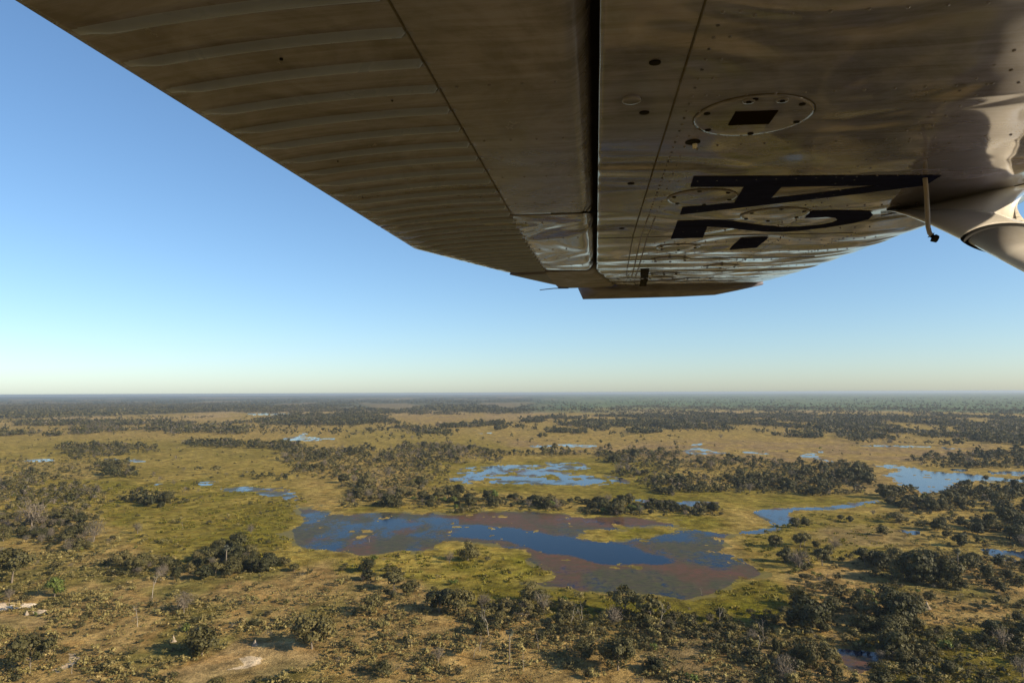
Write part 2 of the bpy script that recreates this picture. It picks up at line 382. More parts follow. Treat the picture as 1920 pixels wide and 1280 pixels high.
    for p in RED:
        s = soft_in(wx, wy, p, 40, 7); red = np.maximum(red, s); weed = np.where(weed > .02, np.minimum(weed + .2 * s, .92), weed)
    for k_, p in enumerate(OPEN):
        q = soft_in(px + (wx - px) * .5, py + (wy - py) * .5, p, 14 if k_ == 0 else 30, 4.0 if k_ == 0 else 5) * inl; weed = weed * (1 - q) + q * (0.0 if k_ == 0 else .47 + .9 * (wv - .5))
    shore = np.zeros(len(x))
    for k_, p in enumerate(polys):
        pa = np.array(p); rx, ry = (36, 10) if k_ == 0 else (min(30, np.ptp(pa[:, 0]) * .1), min(5, np.ptp(pa[:, 1]) * .2))
        sf = soft_in(wx if k_ == 0 else px + (wx - px) * .6, wy if k_ == 0 else py + (wy - py) * .35, p, rx, ry)
        shore = np.maximum(shore, np.clip(sf * (1.0 if k_ == 0 else 2.2), 0, 1))
    shore = (1 - smooth(.40, .72, shore)) * .8
    red = np.maximum(red * .8, smooth(.5, .65, fbm(x / 25, y / 40, 3, 54)) * .6)
    g = NT('lagoon_water_and_lilies')
    tc = g.n('ShaderNodeTexCoord'); P = tc.outputs['Object']
    aw = g.n('ShaderNodeAttribute', attribute_name='weed'); ar = g.n('ShaderNodeAttribute', attribute_name='rust')
    setp(g.b, Base_Color=(.003, .013, .036, 1), Roughness=.07, IOR=1.333, Specular_IOR_Level=.07)
    wn = g.noise(P, 1.1, 3, .6)
    bp = g.n('ShaderNodeBump', {'Height': wn, 'Distance': .06, 'Strength': .5}); g.l(bp.outputs[0], g.b.inputs['Normal'])
    n1 = g.noise(P, .26, 8, .82, .3)
    f = g.rng(g.math('ADD', n1, g.math('MULTIPLY', g.math('SUBTRACT', aw.outputs['Fac'], .5), .62)), .44, .60, 0, 1)
    f = g.math('MULTIPLY', f, g.rng(aw.outputs['Fac'], .02, .12))
    n2 = g.noise(P, .26, 6, .75)
    weedc = g.mix(ar.outputs['Fac'], g.mix(g.rng(n2, .35, .65), (.050, .036, .026), (.095, .080, .030)), g.mix(g.rng(n2, .35, .65), (.175, .060, .026), (.080, .046, .032)))
    wb = g.n('ShaderNodeBsdfPrincipled', {'Base Color': weedc, 'Roughness': .7, 'Specular IOR Level': .08})
    ah = g.n('ShaderNodeAttribute', attribute_name='shore')
    n4 = g.noise(P, .16, 5, .65, .5)
    weedc2 = g.mix(g.rng(n4, .38, .62), weedc, g.mix(1.0, weedc, (.72, .92, .62), 'MULTIPLY'))
    e = g.rng(g.math('ADD', g.noise(P, .7, 5, .7), g.math('MULTIPLY', ah.outputs['Fac'], .62)), .66, .82)
    weedc2 = g.mix(e, weedc2, g.mix(g.rng(n2, .35, .65), (.105, .092, .010), (.190, .145, .026)))
    g.l(weedc2, wb.inputs['Base Color']); f = g.math('MAXIMUM', f, e)
    mx = g.n('ShaderNodeMixShader', {0: g.math('MULTIPLY', f, .85), 1: g.b.outputs[0], 2: wb.outputs[0]}); g.l(mx.outputs[0], g.out.inputs[0])
    pond_m = g.m.copy(); pond_m.name = 'pond_water_and_lilies'; pond_m.node_tree.nodes['Principled BSDF'].inputs['Specular IOR Level'].default_value = .34
    for k_, nme in enumerate(names):
        if not (fid == k_ + 1).any(): continue
        o = sub(fid == k_ + 1, 'lagoon' if k_ == 0 else 'pond', [g.m if k_ == 0 else pond_m], {'weed': weed, 'rust': red, 'shore': shore})
        tag(o, kind='structure')
    return Vp
build_land()
# ------------------------------------------------------------------ plant prototypes (unit height unless said)
def tube(pts, radii, sides=5, cap=False):
    pts = [Vector(p) for p in pts]; V = []; F = []
    for i, p in enumerate(pts):
        d = (pts[min(i + 1, len(pts) - 1)] - pts[max(i - 1, 0)])
        d = d.normalized() if d.length > 1e-9 else Vector((0, 0, 1))
        a = d.orthogonal().normalized(); b = d.cross(a)
        for k in range(sides):
            t = 2 * math.pi * k / sides
            V.append(p + (a * math.cos(t) + b * math.sin(t)) * radii[i])
    for i in range(len(pts) - 1):
        for k in range(sides):
            k2 = (k + 1) % sides
            F.append((i * sides + k, i * sides + k2, (i + 1) * sides + k2, (i + 1) * sides + k))
    return np.array([tuple(v) for v in V]), np.array(F)
def cat(parts):
    Vs = []; Fs = []; o = 0
    for V, F in parts:
        Vs.append(V); Fs.append(F + o); o += len(V)
    return np.vstack(Vs), np.vstack(Fs)
def leaf_cards(centres, normals, sizes, rg):
    n = len(centres)
    a = np.cross(normals, rg.normal(size=(n, 3))); a /= np.linalg.norm(a, axis=1)[:, None] + 1e-9
    b = np.cross(normals, a)
    s = sizes[:, None]; asp = rg.uniform(.55, 1.0, n)[:, None]
    q = np.stack([centres - a * s - b * s * asp * .6, centres + a * s * .8 - b * s * asp, centres + a * s + b * s * asp * .7, centres - a * s * .7 + b * s * asp], 1)
    q += rg.normal(size=q.shape) * (sizes[:, None, None] * .18)
    return q.reshape(-1, 3), np.arange(4 * n).reshape(-1, 4)
def crown(kind, nc, per, leaf, seed, wide=.5):
    rg = np.random.default_rng(seed)
    cs = []; rs = []
    for _ in range(nc):
        for _t in range(30):
            u = rg.normal(size=3); u /= np.linalg.norm(u); r = rg.uniform(.25, 1) ** .6
            if kind == 'umbrella':
                c = np.array([u[0] * r * wide * .86, u[1] * r * wide * .86, .60 + u[2] * r * .27]); cr = rg.uniform(.10, .19)
            elif kind == 'bush':
                c = np.array([u[0] * r * wide * .8, u[1] * r * wide * .8, .42 + u[2] * r * .34]); cr = rg.uniform(.16, .28)
            else:
                c = np.array([u[0] * r * wide * .8, u[1] * r * wide * .8, .50 + u[2] * r * .40]); cr = rg.uniform(.11, .22)
            if c[2] - cr > .02: break
        cs.append(c); rs.append(cr)
    cs = np.array(cs); rs = np.array(rs)
    idx = rg.integers(0, nc, nc * per)
    u = rg.normal(size=(len(idx), 3)); u /= np.linalg.norm(u, axis=1)[:, None]
    rr = (rg.uniform(.15, 1.0, len(idx)) ** .5 * 1.12)[:, None]
    sq = np.array([1.15, 1.15, .72])
    p = cs[idx] + u * rr * rs[idx][:, None] * sq
    nrm = u * .7 + (p - np.array([0, 0, .4])) * 1.3 + rg.normal(size=u.shape) * .32
    nrm /= np.linalg.norm(nrm, axis=1)[:, None]
    p[:, 2] = np.clip(p[:, 2], .03, 1.05)
    k = 1 / max(p[:, 2].max(), .5); p[:, 2] *= k
    V, F = leaf_cards(p, nrm, leaf * rg.uniform(.6, 1.3, len(idx)), rg)
    V[:, 2] = np.maximum(V[:, 2], .0)
    return (V, F), cs
def limbs(cs, seed, r0=.026, n=6, base=.28):
    rg = random.Random(seed); parts = []
    lean = (rg.uniform(-.05, .05), rg.uniform(-.05, .05))
    parts.append(tube([(0, 0, -.03), (lean[0] * .5, lean[1] * .5, base * .5), (lean[0], lean[1], base), (lean[0] * 1.4, lean[1] * 1.4, base + .18)], [r0 * 1.4, r0, r0 * .85, r0 * .4], 5))
    for c in sorted(cs.tolist(), key=lambda c: rg.random())[:n]:
        s = Vector((lean[0], lean[1], base * rg.uniform(.75, 1.1))); e = Vector(c); mdl = s.lerp(e, .5) + Vector((rg.uniform(-.03, .03), rg.uniform(-.03, .03), -.02))
        parts.append(tube([s, mdl, e], [r0 * .55, r0 * .38, r0 * .12], 4))
    return cat(parts)
def twigs(seed, n=26, wide=.42):
    rg = random.Random(seed); parts = []
    for _ in range(n):
        a = rg.uniform(0, 6.28); r = wide * math.sqrt(rg.random()); e = Vector((math.cos(a) * r, math.sin(a) * r, rg.uniform(.55, .98))); s = Vector((e.x * .3, e.y * .3, rg.uniform(.25, .5)))
        md = s.lerp(e, .5) + Vector((rg.uniform(-.05, .05), rg.uniform(-.05, .05), rg.uniform(-.02, .05)))
        parts.append(tube([s, md, e], [.010, .007, .003], 3))
    return cat(parts)
PROTO = {}                       # kind -> list of (crown (V,F), trunk (V,F))
def proto(kind):
    L = []
    for i in range(8):
        sd = hash(kind) % 1 + i * 31 + {'dark': 1, 'olive': 2, 'grey': 3, 'bright': 4, 'bush': 5, 'darkbush': 6}[kind] * 1000
        if kind == 'dark': cr, cs = crown('round', 20 + i % 4 * 3, 84, .038, sd, .56 + .06 * (i % 3)); tr = limbs(cs, sd)
        elif kind == 'olive': cr, cs = crown('umbrella' if i % 3 == 1 else 'round', 20 + i % 3 * 3, 84, .031, sd, .54 + .06 * (i % 4)); tr = limbs(cs, sd, .024, 8, .34)
        elif kind == 'grey': cr, cs = crown('round', 18, 40, .017, sd, .52); tr = cat([limbs(cs, sd, .026, 10, .26), twigs(sd + 5, 34, .46)])
        elif kind == 'bright': cr, cs = crown('round', 18, 70, .036, sd, .55); tr = limbs(cs, sd)
        L.append((cr, tr))
    return L
for k in ('dark', 'olive', 'grey', 'bright'): PROTO[k] = proto(k)
BUSH = {'scrub': [crown('bush', 6 + i % 4, 26, .075, 9000 + i, .75)[0] for i in range(8)], 'darkscrub': [crown('bush', 7 + i % 4, 30, .07, 9100 + i, .72)[0] for i in range(8)],
        'olive': [crown('bush', 8, 30, .06, 9200 + i, .7)[0] for i in range(6)], 'bright': [crown('bush', 8, 30, .065, 9300 + i, .7)[0] for i in range(6)],
        'grey': [crown('bush', 8, 20, .035, 9400 + i, .7)[0] for i in range(6)]}
LOW = {k: [crown('round' if k != 'olive' else 'umbrella', 9, 9, .085 if k != 'grey' else .05, 7000 + i, .55)[0] for i in range(6)] for k in ('dark', 'olive', 'grey', 'bright')}
TINY = {k: [crown('round', 6, 4, .15 if k != 'grey' else .1, 7500 + i, .55)[0] for i in range(6)] for k in ('dark', 'olive', 'grey', 'bright')}

# ------------------------------------------------------------------ where the trees stand: belts traced on the ground (photo pixels), trees per hectare, kind mix
DK = {'dark': .6, 'olive': .28, 'grey': .12}; MX = {'dark': .35, 'olive': .38, 'grey': .27}; GR = {'dark': .2, 'olive': .35, 'grey': .45}; OL = {'dark': .25, 'olive': .65, 'grey': .1}
W = [
 ([(-300, 900), (0, 905), (60, 885), (130, 900), (190, 930), (150, 985), (60, 1000), (-300, 990)], 85, GR), ([(107, 838), (200, 834), (290, 838), (290, 850), (180, 858), (140, 862)], 90, MX),
 ([(180, 872), (235, 868), (272, 890), (265, 898), (190, 894)], 130, OL), ([(230, 934), (270, 930), (330, 936), (330, 947), (280, 952), (228, 950)], 260, DK), ([(345, 830), (420, 829), (560, 834), (560, 842), (440, 841), (350, 838)], 150, DK),
 ([(510, 838), (640, 845), (655, 893), (560, 892), (540, 870)], 75, MX), ([(462, 892), (500, 890), (560, 896), (560, 902), (470, 900)], 110, DK), ([(-200, 808), (0, 811), (115, 814), (110, 820), (-200, 818)], 110, MX),
 ([(125, 788), (190, 790), (190, 814), (130, 814)], 90, GR), ([(190, 800), (290, 803), (290, 815), (190, 815)], 60, GR), ([(290, 790), (460, 792), (460, 814), (300, 814), (285, 800)], 75, MX), ([(30, 790), (267, 789), (267, 797), (30, 799)], 90, MX),
 ([(-200, 760), (400, 758), (640, 765), (640, 780), (560, 785), (440, 772), (0, 779), (-200, 780)], 70, MX), ([(480, 785), (640, 775), (700, 790), (640, 798), (480, 796)], 100, DK),
 ([(640, 842), (695, 842), (690, 858), (640, 862)], 110, MX), ([(755, 838), (800, 832), (945, 848), (940, 868), (850, 872), (750, 868), (690, 872), (690, 855)], 95, GR), ([(640, 862), (830, 868), (830, 915), (740, 935), (640, 925)], 32, MX),
 ([(640, 915), (700, 905), (760, 925), (740, 952), (650, 945)], 110, GR), ([(740, 928), (830, 926), (960, 936), (1060, 942), (1200, 950), (1340, 957), (1340, 966), (1160, 962), (1000, 952), (860, 954), (740, 954)], 150, {'dark': .55, 'olive': .2, 'grey': .1, 'bright': .15}),
 ([(945, 848), (1110, 849), (1110, 856), (945, 855)], 75, MX), ([(1110, 850), (1180, 842), (1270, 848), (1290, 870), (1285, 902), (1220, 905), (1150, 888)], 75, {'dark': .3, 'olive': .35, 'grey': .3, 'bright': .05}),
 ([(1215, 905), (1300, 897), (1420, 898), (1480, 884), (1560, 872), (1640, 882), (1620, 915), (1560, 928), (1480, 934), (1330, 927), (1220, 920)], 170, {'dark': .55, 'olive': .33, 'grey': .12}), ([(1285, 862), (1460, 866), (1560, 868), (1480, 882), (1300, 880)], 45, MX),
 ([(1645, 928), (1700, 922), (1740, 940), (1800, 908), (1860, 905), (1960, 905), (1960, 962), (1800, 962), (1700, 965), (1650, 946)], 150, {'dark': .65, 'olive': .25, 'grey': .06, 'bright': .04}),
 ([(1715, 860), (1800, 852), (1840, 850), (1960, 850), (1960, 878), (1830, 880), (1725, 874)], 120, DK), ([(640, 768), (700, 766), (760, 772), (720, 782), (760, 796), (850, 797), (960, 790), (1060, 778), (1060, 784), (1000, 793), (850, 803), (740, 803), (640, 798)], 110, DK),
 ([(740, 770), (1000, 767), (1000, 775), (760, 779)], 40, MX), ([(930, 801), (1005, 800), (1005, 808), (935, 809)], 150, DK), ([(765, 806), (850, 805), (850, 814), (770, 814)], 120, MX), ([(1030, 788), (1090, 782), (1280, 775), (1290, 811), (1150, 815), (1030, 811)], 115, DK),
 ([(1280, 775), (1960, 782), (1960, 806), (1860, 838), (1640, 832), (1580, 824), (1560, 814), (1450, 812), (1280, 811)], 80, {'dark': .5, 'olive': .3, 'grey': .2}), ([(1440, 815), (1540, 818), (1540, 822), (1450, 821)], 150, DK), ([(1790, 826), (1860, 815), (1960, 818), (1960, 840), (1800, 832)], 110, DK),
 ([(1160, 760), (1960, 768), (1960, 782), (1060, 775)], 20, MX),
 ([(235, 1055), (300, 1045), (375, 1055), (370, 1090), (300, 1100), (240, 1085)], 110, OL), ([(375, 1040), (450, 1035), (550, 1048), (560, 1082), (470, 1088), (380, 1080)], 190, DK), ([(270, 1085), (460, 1085), (460, 1100), (280, 1102)], 60, MX),
 ([(20, 990), (130, 985), (190, 1005), (210, 1030), (130, 1035), (40, 1010)], 70, GR), ([(-60, 1000), (30, 1010), (60, 1090), (-60, 1100)], 40, OL),
 ([(640, 1075), (760, 1080), (900, 1120), (880, 1160), (700, 1150), (620, 1100)], 50, OL), ([(880, 1125), (1100, 1150), (1480, 1165), (1480, 1185), (1000, 1185), (860, 1165)], 42, MX), ([(1440, 1010), (1560, 1012), (1600, 1050), (1480, 1060)], 30, MX),
 ([(1600, 1050), (1700, 1045), (1960, 1075), (1960, 1115), (1700, 1105), (1610, 1070)], 95, {'dark': .6, 'olive': .3, 'bright': .1}), ([(1480, 1130), (1960, 1115), (1960, 1200), (1500, 1200)], 70, {'dark': .5, 'olive': .4, 'grey': .1}), ([(1400, 1200), (1960, 1200), (1960, 1300), (1400, 1300)], 40, {'dark': .5, 'olive': .3, 'grey': .2}),
 ([(1420, 975), (1960, 962), (1960, 1030), (1700, 1010)], 9, DK), ([(1700, 985), (1960, 965), (1960, 1030), (1830, 1030)], 45, DK), ([(0, 1100), (300, 1110), (600, 1180), (640, 1300), (-60, 1300)], 4, OL), ([(600, 1180), (1400, 1200), (1400, 1300), (640, 1300)], 9, MX),
 ([(0, 870), (560, 860), (560, 930), (200, 930)], 3, MX), ([(640, 815), (1280, 820), (1280, 850), (640, 830)], 3, DK), ([(-400, 779), (560, 782), (900, 815), (-400, 815)], 9, MX)]
# scrub: shrubs per hectare, share of dark ones
S = [([(200, 905), (560, 930), (560, 1000), (640, 1042), (420, 1060), (230, 1000)], 14, .7), ([(640, 1040), (820, 1020), (1040, 1080), (1280, 1125), (1500, 1120), (1300, 1160), (820, 1095)], 14, .7), ([(-200, 800), (560, 820), (560, 925), (0, 880)], 5, .8), ([(640, 800), (1900, 815), (1640, 870), (1280, 870), (640, 840)], 2, .8), ([(-300, 990), (200, 985), (420, 1050), (640, 1075), (900, 1120), (1300, 1165), (1500, 1165), (1700, 1000), (2200, 960), (2200, 1320), (-300, 1320)], 95, .34), ([(640, 860), (830, 865), (900, 930), (1340, 950), (1340, 966), (860, 955), (640, 950)], 130, .6),
     ([(520, 840), (640, 845), (640, 900), (540, 890)], 90, .6), ([(860, 1125), (1120, 1148), (1480, 1160), (1500, 1200), (1000, 1200), (850, 1165)], 300, .95), ([(1110, 850), (1290, 850), (1640, 875), (1640, 930), (1220, 920)], 110, .6), ([(1640, 925), (1960, 905), (1960, 1010), (1680, 990)], 120, .8),
     ([(1480, 1040), (1960, 1040), (1960, 1300), (1500, 1300)], 190, .85), ([(0, 860), (200, 860), (200, 990), (0, 990)], 80, .5), ([(1100, 1170), (1960, 1180), (1960, 1300), (1100, 1300)], 120, .75), ([(620, 1060), (700, 1040), (840, 1100), (900, 1150), (640, 1130)], 80, .5)]
NOTREE = [SAND[0][0], SAND[1][0], SAND[2][0], SAND[4][0], [(-60, 1150), (80, 1155), (100, 1175), (-60, 1180)]]

def sample(poly, per_ha, seed):
    """points spread over the patch of ground that the traced outline covers"""
    rg = np.random.default_rng(seed)
    g = [ground_at(x, max(y, 756)) for x, y in poly]
    xs = [p.x for p in g]; ys = [p.y for p in g]
    x0, x1, y0, y1 = min(xs) - 5, max(xs) + 5, min(ys) - 5, max(ys) + 5
    n = int((x1 - x0) * (y1 - y0) / 1e4 * per_ha)
    n = min(n, 400000)
    X = rg.uniform(x0, x1, n); Y = rg.uniform(y0, y1, n)
    P = np.stack([X, Y, np.zeros(n)], 1)
    px, py, d = to_px(P)
    dist = np.hypot(X, Y); sc = FPX / np.maximum(dist, 60)
    wx = px + (fbm(X / 30, Y / 30, 4, 61) - .5) * np.minimum(60 * sc, 90); wy = py + (fbm(X / 30 + 40, Y / 30, 4, 62) - .5) * np.minimum(110 * sc * CAM_H / dist, 30)
    keep = inside(wx, wy, poly)
    cl = fbm(X / 30, Y / 40, 4, 63); cf = fbm(X / 85, Y / 190, 4, 64)
    keep &= rg.random(n) < np.where(dist < 1500, smooth(.34, .54, cl) * .72 + .28, smooth(.44, .53, cf) * .97 + .03)
    return P[keep], px[keep], py[keep], dist[keep]
def in_water(px, py, P):
    wx, wy = warp(P, px, py)
    r = inside(wx, wy, LAGOON)
    for p in PONDS.values(): r |= inside(wx, wy, p)
    return r
trees = []                        # (x, y, dist, px, py, kind, height)
for i, (poly, dens, mixd) in enumerate(W):
    P, px, py, dist = sample(poly, dens * (1.45 if min(y for x, y in poly) > 930 else (1.05 if min(y for x, y in poly) > 825 else 1.05)), 100 + i)
    if len(P) == 0: continue
    ok = ~in_water(px, py, P)
    for q in NOTREE: ok &= ~inside(px, py, q)
    P, px, py, dist = P[ok], px[ok], py[ok], dist[ok]
    rg = np.random.default_rng(300 + i)
    ks = rg.choice(list(mixd), len(P), p=np.array(list(mixd.values())) / sum(mixd.values()))
    hh = {'dark': (5.0, 10.5), 'olive': (5, 9.5), 'grey': (5, 9), 'bright': (4, 7)}
    for a in range(len(P)):
        lo, hi = hh[ks[a]]; h = lo * .72 + (hi * 1.12 - lo * .72) * rg.beta(1.3, 2.4); h *= 1.45 if rg.random() < .07 else 1.0
        if dist[a] > 900: h *= 1.1
        trees.append((P[a, 0], P[a, 1], dist[a], px[a], py[a], ks[a], h))
print('trees', len(trees))
TA = trees

# trees, palms, dead trees that can be told one by one: (base x, base y, height in photo pixels, kind, label)
SPOT = [
 (585, 1216, 66, 'olive', 'lone round olive tree beside the bare sandy clearing'), (55, 1262, 72, 'olive', 'broad dark olive tree standing by the sandy track in the near left corner'),
 (102, 1118, 38, 'bright', 'yellow-green bushy tree standing near the pale sand patch at the left'), (22, 1092, 62, 'olive', 'tall dull olive tree cut by the left edge of the view'),
 (877, 1050, 36, 'olive', 'small tree with pale trunk on the grassy point jutting into the lagoon'), (843, 1055, 22, 'grey', 'thin pale sapling on the grassy point, left of the small trunked tree'),
 (895, 1045, 14, 'olive', 'low round bush on the grassy point beside the small trunked tree'), (695, 1151, 40, 'olive', 'slim tree with pale trunk left of the thicket below the lagoon'),
 (738, 1106, 36, 'olive', 'wide olive tree on the tan slope below the grassy point'), (686, 1072, 26, 'dark', 'compact dark tree on the bank just below the lagoon edge'),
 (824, 1147, 44, 'dark', 'dark leaning tree at the left end of the near thicket'), (858, 1152, 48, 'olive', 'grey-green round tree beside the dark leaning tree in the near thicket'),
 (995, 1128, 38, 'olive', 'single olive tree at the edge of the green marsh below the lagoon'), (1020, 1148, 40, 'grey', 'brownish thin tree behind the white dead trees'),
 (1170, 1152, 48, 'olive', 'grey-olive tree on the marsh edge beside leafless branches'), (1455, 1026, 24, 'dark', 'flat-topped dark tree right of the lagoon'),
 (1500, 1026, 26, 'olive', 'paired olive tree on the grass right of the lagoon'), (1498, 1066, 40, 'grey', 'bare grey tree on the green bank right of the lagoon'),
 (1542, 1060, 32, 'olive', 'round olive tree beside the bare grey tree right of the lagoon'), (1622, 1058, 32, 'dark', 'very dark squat tree right of the lagoon'), (1648, 1058, 28, 'dark', 'dark round tree touching the very dark squat tree'),
 (1682, 1058, 32, 'olive', 'upright olive tree with visible trunk near the right pond'), (1724, 1092, 62, 'dark', 'tallest dark tree in the right-hand grove'), (1520, 1184, 66, 'dark', 'biggest dark round tree in the near right scrub'),
 (1710, 1168, 44, 'olive', 'olive tree with clear trunk in the near right scrub'), (1455, 1228, 34, 'dark', 'narrow columnar dark shrub tree in the near right scrub'), (1625, 1160, 36, 'olive', 'open olive tree right of the biggest dark round tree'),
 (175, 1015, 40, 'grey', 'large grey leafless tree on the left bank of the marsh'), (60, 990, 55, 'grey', 'tall grey leafless tree near the left edge'), (150, 985, 24, 'dark', 'small dark tree behind the large grey leafless tree'),
 (258, 1000, 22, 'grey', 'thin isolated tree in the left marsh'), (470, 1000, 18, 'grey', 'pale twiggy bush-tree on the marsh left of the lagoon'), (1190, 862, 22, 'dark', 'broad umbrella-shaped dark tree on the rise behind the middle pond'),
 (645, 905, 18, 'dark', 'round dark tree standing alone in the tan scrub'), (1620, 892, 18, 'dark', 'dark round tree at the head of the right-hand lake'), (1012, 820, 9, 'dark', 'left tree of the far pair on the golden plain'), (1022, 820, 9, 'olive', 'right tree of the far pair on the golden plain'),
 (1352, 822, 10, 'grey', 'lone leaning dead-looking tree on the far golden plain'), (1848, 900, 10, 'dark', 'round tree growing at the water edge of the right-hand lake'), (345, 1150, 42, 'grey', 'greyish-brown thin tree standing alone in the near left scrub')]
PALMS = [(955, 1246, 68, 'tall fan palm with slender pale trunk in the near scrub'), (423, 1075, 54, 'fan palm rising out of the dark grove left of the lagoon'), (1797, 1076, 48, 'fan palm in the right-hand grove'), (407, 888, 15, 'far pale fan palm on the marsh at the left')]
DEAD = [(917, 1194, 52, 'forked white dead tree in the middle of the near thicket'), (1070, 1172, 42, 'white dead snag behind the thicket, left of its twin'), (1084, 1176, 44, 'leaning white dead snag beside its twin'), (1236, 1172, 46, 'bent bare dead tree on the marsh edge'),
        (780 / 3 + 640, 1220, 38, 'thin white dead pole tree in the near scrub'), (888, 1232, 32, 'short pale dead tree beside the thin pole tree'), (1010, 1216, 32, 'crooked white dead tree right of the tall fan palm'), (981, 1257, 34, 'bare dead tree at the foot of the tall fan palm'),
        (1420, 1232, 42, 'pale dead tree in the near right scrub'), (1350, 1172, 36, 'thin dead tree at the right end of the marsh edge'), (1430, 1196, 38, 'pale dead trunk beside the narrow columnar shrub'), (258, 1174, 38, 'small bleached dead tree in the near left scrub'),
        (285, 1120, 48, 'tall bleached dead trunk in front of the left grove'), (343, 992, 14, 'white dead stump tree on the left marsh'), (135, 1262, 30, 'dead twiggy tree beside the sandy track'), (693, 1016, 14, 'dead stump standing in the lagoon'), (1335, 975, 0, ''), (1316, 1114, 14, 'bleached dead branch on the lagoon shore'), (500, 912, 0, '')]
DEAD = [d for d in DEAD if d[2]]
MOUNDS = [(478, 1209, 12, 'pale cone-shaped termite mound in the shade by the clearing'), (325, 1202, 12, 'pale termite mound in the near left scrub'), (1738, 1140, 14, 'grey termite mound in the right-hand scrub'), (50, 1152, 9, 'brown termite mound beside the pale sand patch')]
def spot(x, y, hpx):
    p = ground_at(x, y); d = (p - CAM_P).dot(FW)
    return p, hpx * d / FPX * 1.02

def zone(px, py):
    if py < 880: return 'on the far side of the golden plain'
    if py < 968:
        if px < 560: return 'on the grassy flats at the left'
        if px < 1345: return 'in the belt along the far shore of the main lagoon'
        return 'in the woods round the right-hand lake'
    if px < 600: return 'in the grove and scrub left of the main lagoon'
    if py < 1100 and px > 1380: return 'in the grove right of the main lagoon'
    if px > 1380: return 'in the near right-hand scrub'
    return 'in the thicket below the main lagoon'
LOOK = {'dark': ('dark green dense tree', 'dark_tree'), 'olive': ('olive open-crowned tree', 'olive_tree'), 'grey': ('grey thin-leaved tree', 'grey_tree'), 'bright': ('bright green bushy tree', 'green_tree')}
meshes = {}
def tree_mesh(kind, i):
    if (kind, i) not in meshes:
        (cV, cF), (tV, tF) = PROTO[kind][i]
        meshes[(kind, i)] = (mesh_np('crown', cV, cF, [M[kind]], attrs={'tint': np.zeros(len(cV))}), mesh_np('trunk', tV, tF, [M['bark']], smooth_shade=True))
    return meshes[(kind, i)]
def place_tree(x, y, kind, h, label, group=None, var=None, wide=1.0, rz=None):
    i = random.randrange(8) if var is None else var
    cm, tm = tree_mesh(kind, i)
    e = bpy.data.objects.new(LOOK[kind][1], None); C.objects.link(e); e.empty_display_size = .5
    e.location = (x, y, 0); e.rotation_euler = (0, 0, random.uniform(0, 6.28) if rz is None else rz); e.scale = (h * wide, h * wide, h)
    tag(e, label, 'tree', group)
    link('crown', cm, e); link('trunk', tm, e)
    return e
for x, y, hp, k, lab in SPOT:
    p, h = spot(x, y, hp)
    if (x, y) in ((1455, 1228),): place_tree(p.x, p.y, k, h, lab, None, 0, .42)
    elif (x, y) == (1190, 862): place_tree(p.x, p.y, 'olive', h, lab, None, 1, 1.3)
    else: place_tree(p.x, p.y, k, h, lab, None, None, random.uniform(.95, 1.2))
spots = np.array([[*ground_at(s[0], s[1])[:2]] for s in SPOT + PALMS + DEAD])
TA = [t for t in TA if np.min(np.hypot(spots[:, 0] - t[0], spots[:, 1] - t[1])) > (3.5 if t[2] < 600 else 5)]
def seen(t): return -40 < t[3] < 1960 and t[4] < 1300
vis = sorted([t for t in TA if seen(t)], key=lambda t: t[2] / t[6])
N_IND = 300 - len(SPOT)
for t in vis[:N_IND]:
    z = zone(t[3], t[4])
    lab = f'{LOOK[t[5]][0]} {z}'
    place_tree(t[0], t[1], t[5], t[6], lab, f'{LOOK[t[5]][0]}s {z}', None, random.uniform(.85, 1.25))
rest = vis[N_IND:] + [t for t in TA if not seen(t)]

def merge(name, groups, mats, label, cat):
    """groups: list of (proto list, x, y, height, width factor, material index) -> ONE stuff mesh"""
    Vs, Fs, Ms, Ts = [], [], [], []; off = 0
    rg = np.random.default_rng(len(groups) + 5)
    for protos, X, Y, Hh, Wd, mi in groups:
        n = len(X)
        if n == 0: continue
        pick = rg.integers(0, len(protos), n); ang = rg.uniform(0, 2 * math.pi, n); tint = rg.random(n)
        for i, (pV, pF) in enumerate(protos):
            s = np.where(pick == i)[0]
            if len(s) == 0: continue
            c, sn = np.cos(ang[s])[:, None], np.sin(ang[s])[:, None]
            hw = (Hh[s] * Wd[s])[:, None]
            vx = (pV[:, 0][None] * c - pV[:, 1][None] * sn) * hw + X[s][:, None]
            vy = (pV[:, 0][None] * sn + pV[:, 1][None] * c) * hw + Y[s][:, None]
            vz = pV[:, 2][None] * Hh[s][:, None]
            Vs.append(np.stack([vx, vy, vz], -1).reshape(-1, 3))
            Fs.append((pF[None] + (np.arange(len(s)) * len(pV))[:, None, None] + off).reshape(-1, 4)); off += len(s) * len(pV)
            Ms.append(np.full(len(s) * len(pF), mi)); Ts.append(np.repeat(tint[s], len(pV)))
    V = np.vstack(Vs); F = np.vstack(Fs)
    print(name, len(F))
    me = mesh_np(name, V, F, mats, np.concatenate(Ms), {'tint': np.concatenate(Ts)})
    return tag(link(name, me), label, cat, None, 'stuff')
kinds = ['dark', 'olive', 'grey', 'bright']
grp = []
for mi, k in enumerate(kinds):
    for lo, hi, pr in ((0, 700, [c for c, t in PROTO[k]]), (700, 1500, LOW[k]), (1500, 1e9, TINY[k])):
        a = np.array([(t[0], t[1], t[6]) for t in rest if t[5] == k and lo <= t[2] < hi])
        if len(a) == 0: continue
        grp.append((pr, a[:, 0], a[:, 1], a[:, 2], rng.uniform(.9, 1.3, len(a)) * (1.25 if lo >= 1500 else 1.0), mi))
        if lo == 0: grp.append(([t for c, t in PROTO[k]], a[:, 0], a[:, 1], a[:, 2], np.ones(len(a)), 4))
merge('woodland', grp, [M[k] for k in kinds] + [M['bark']], 'mass of smaller and farther trees making up the belts of woodland', 'woodland')

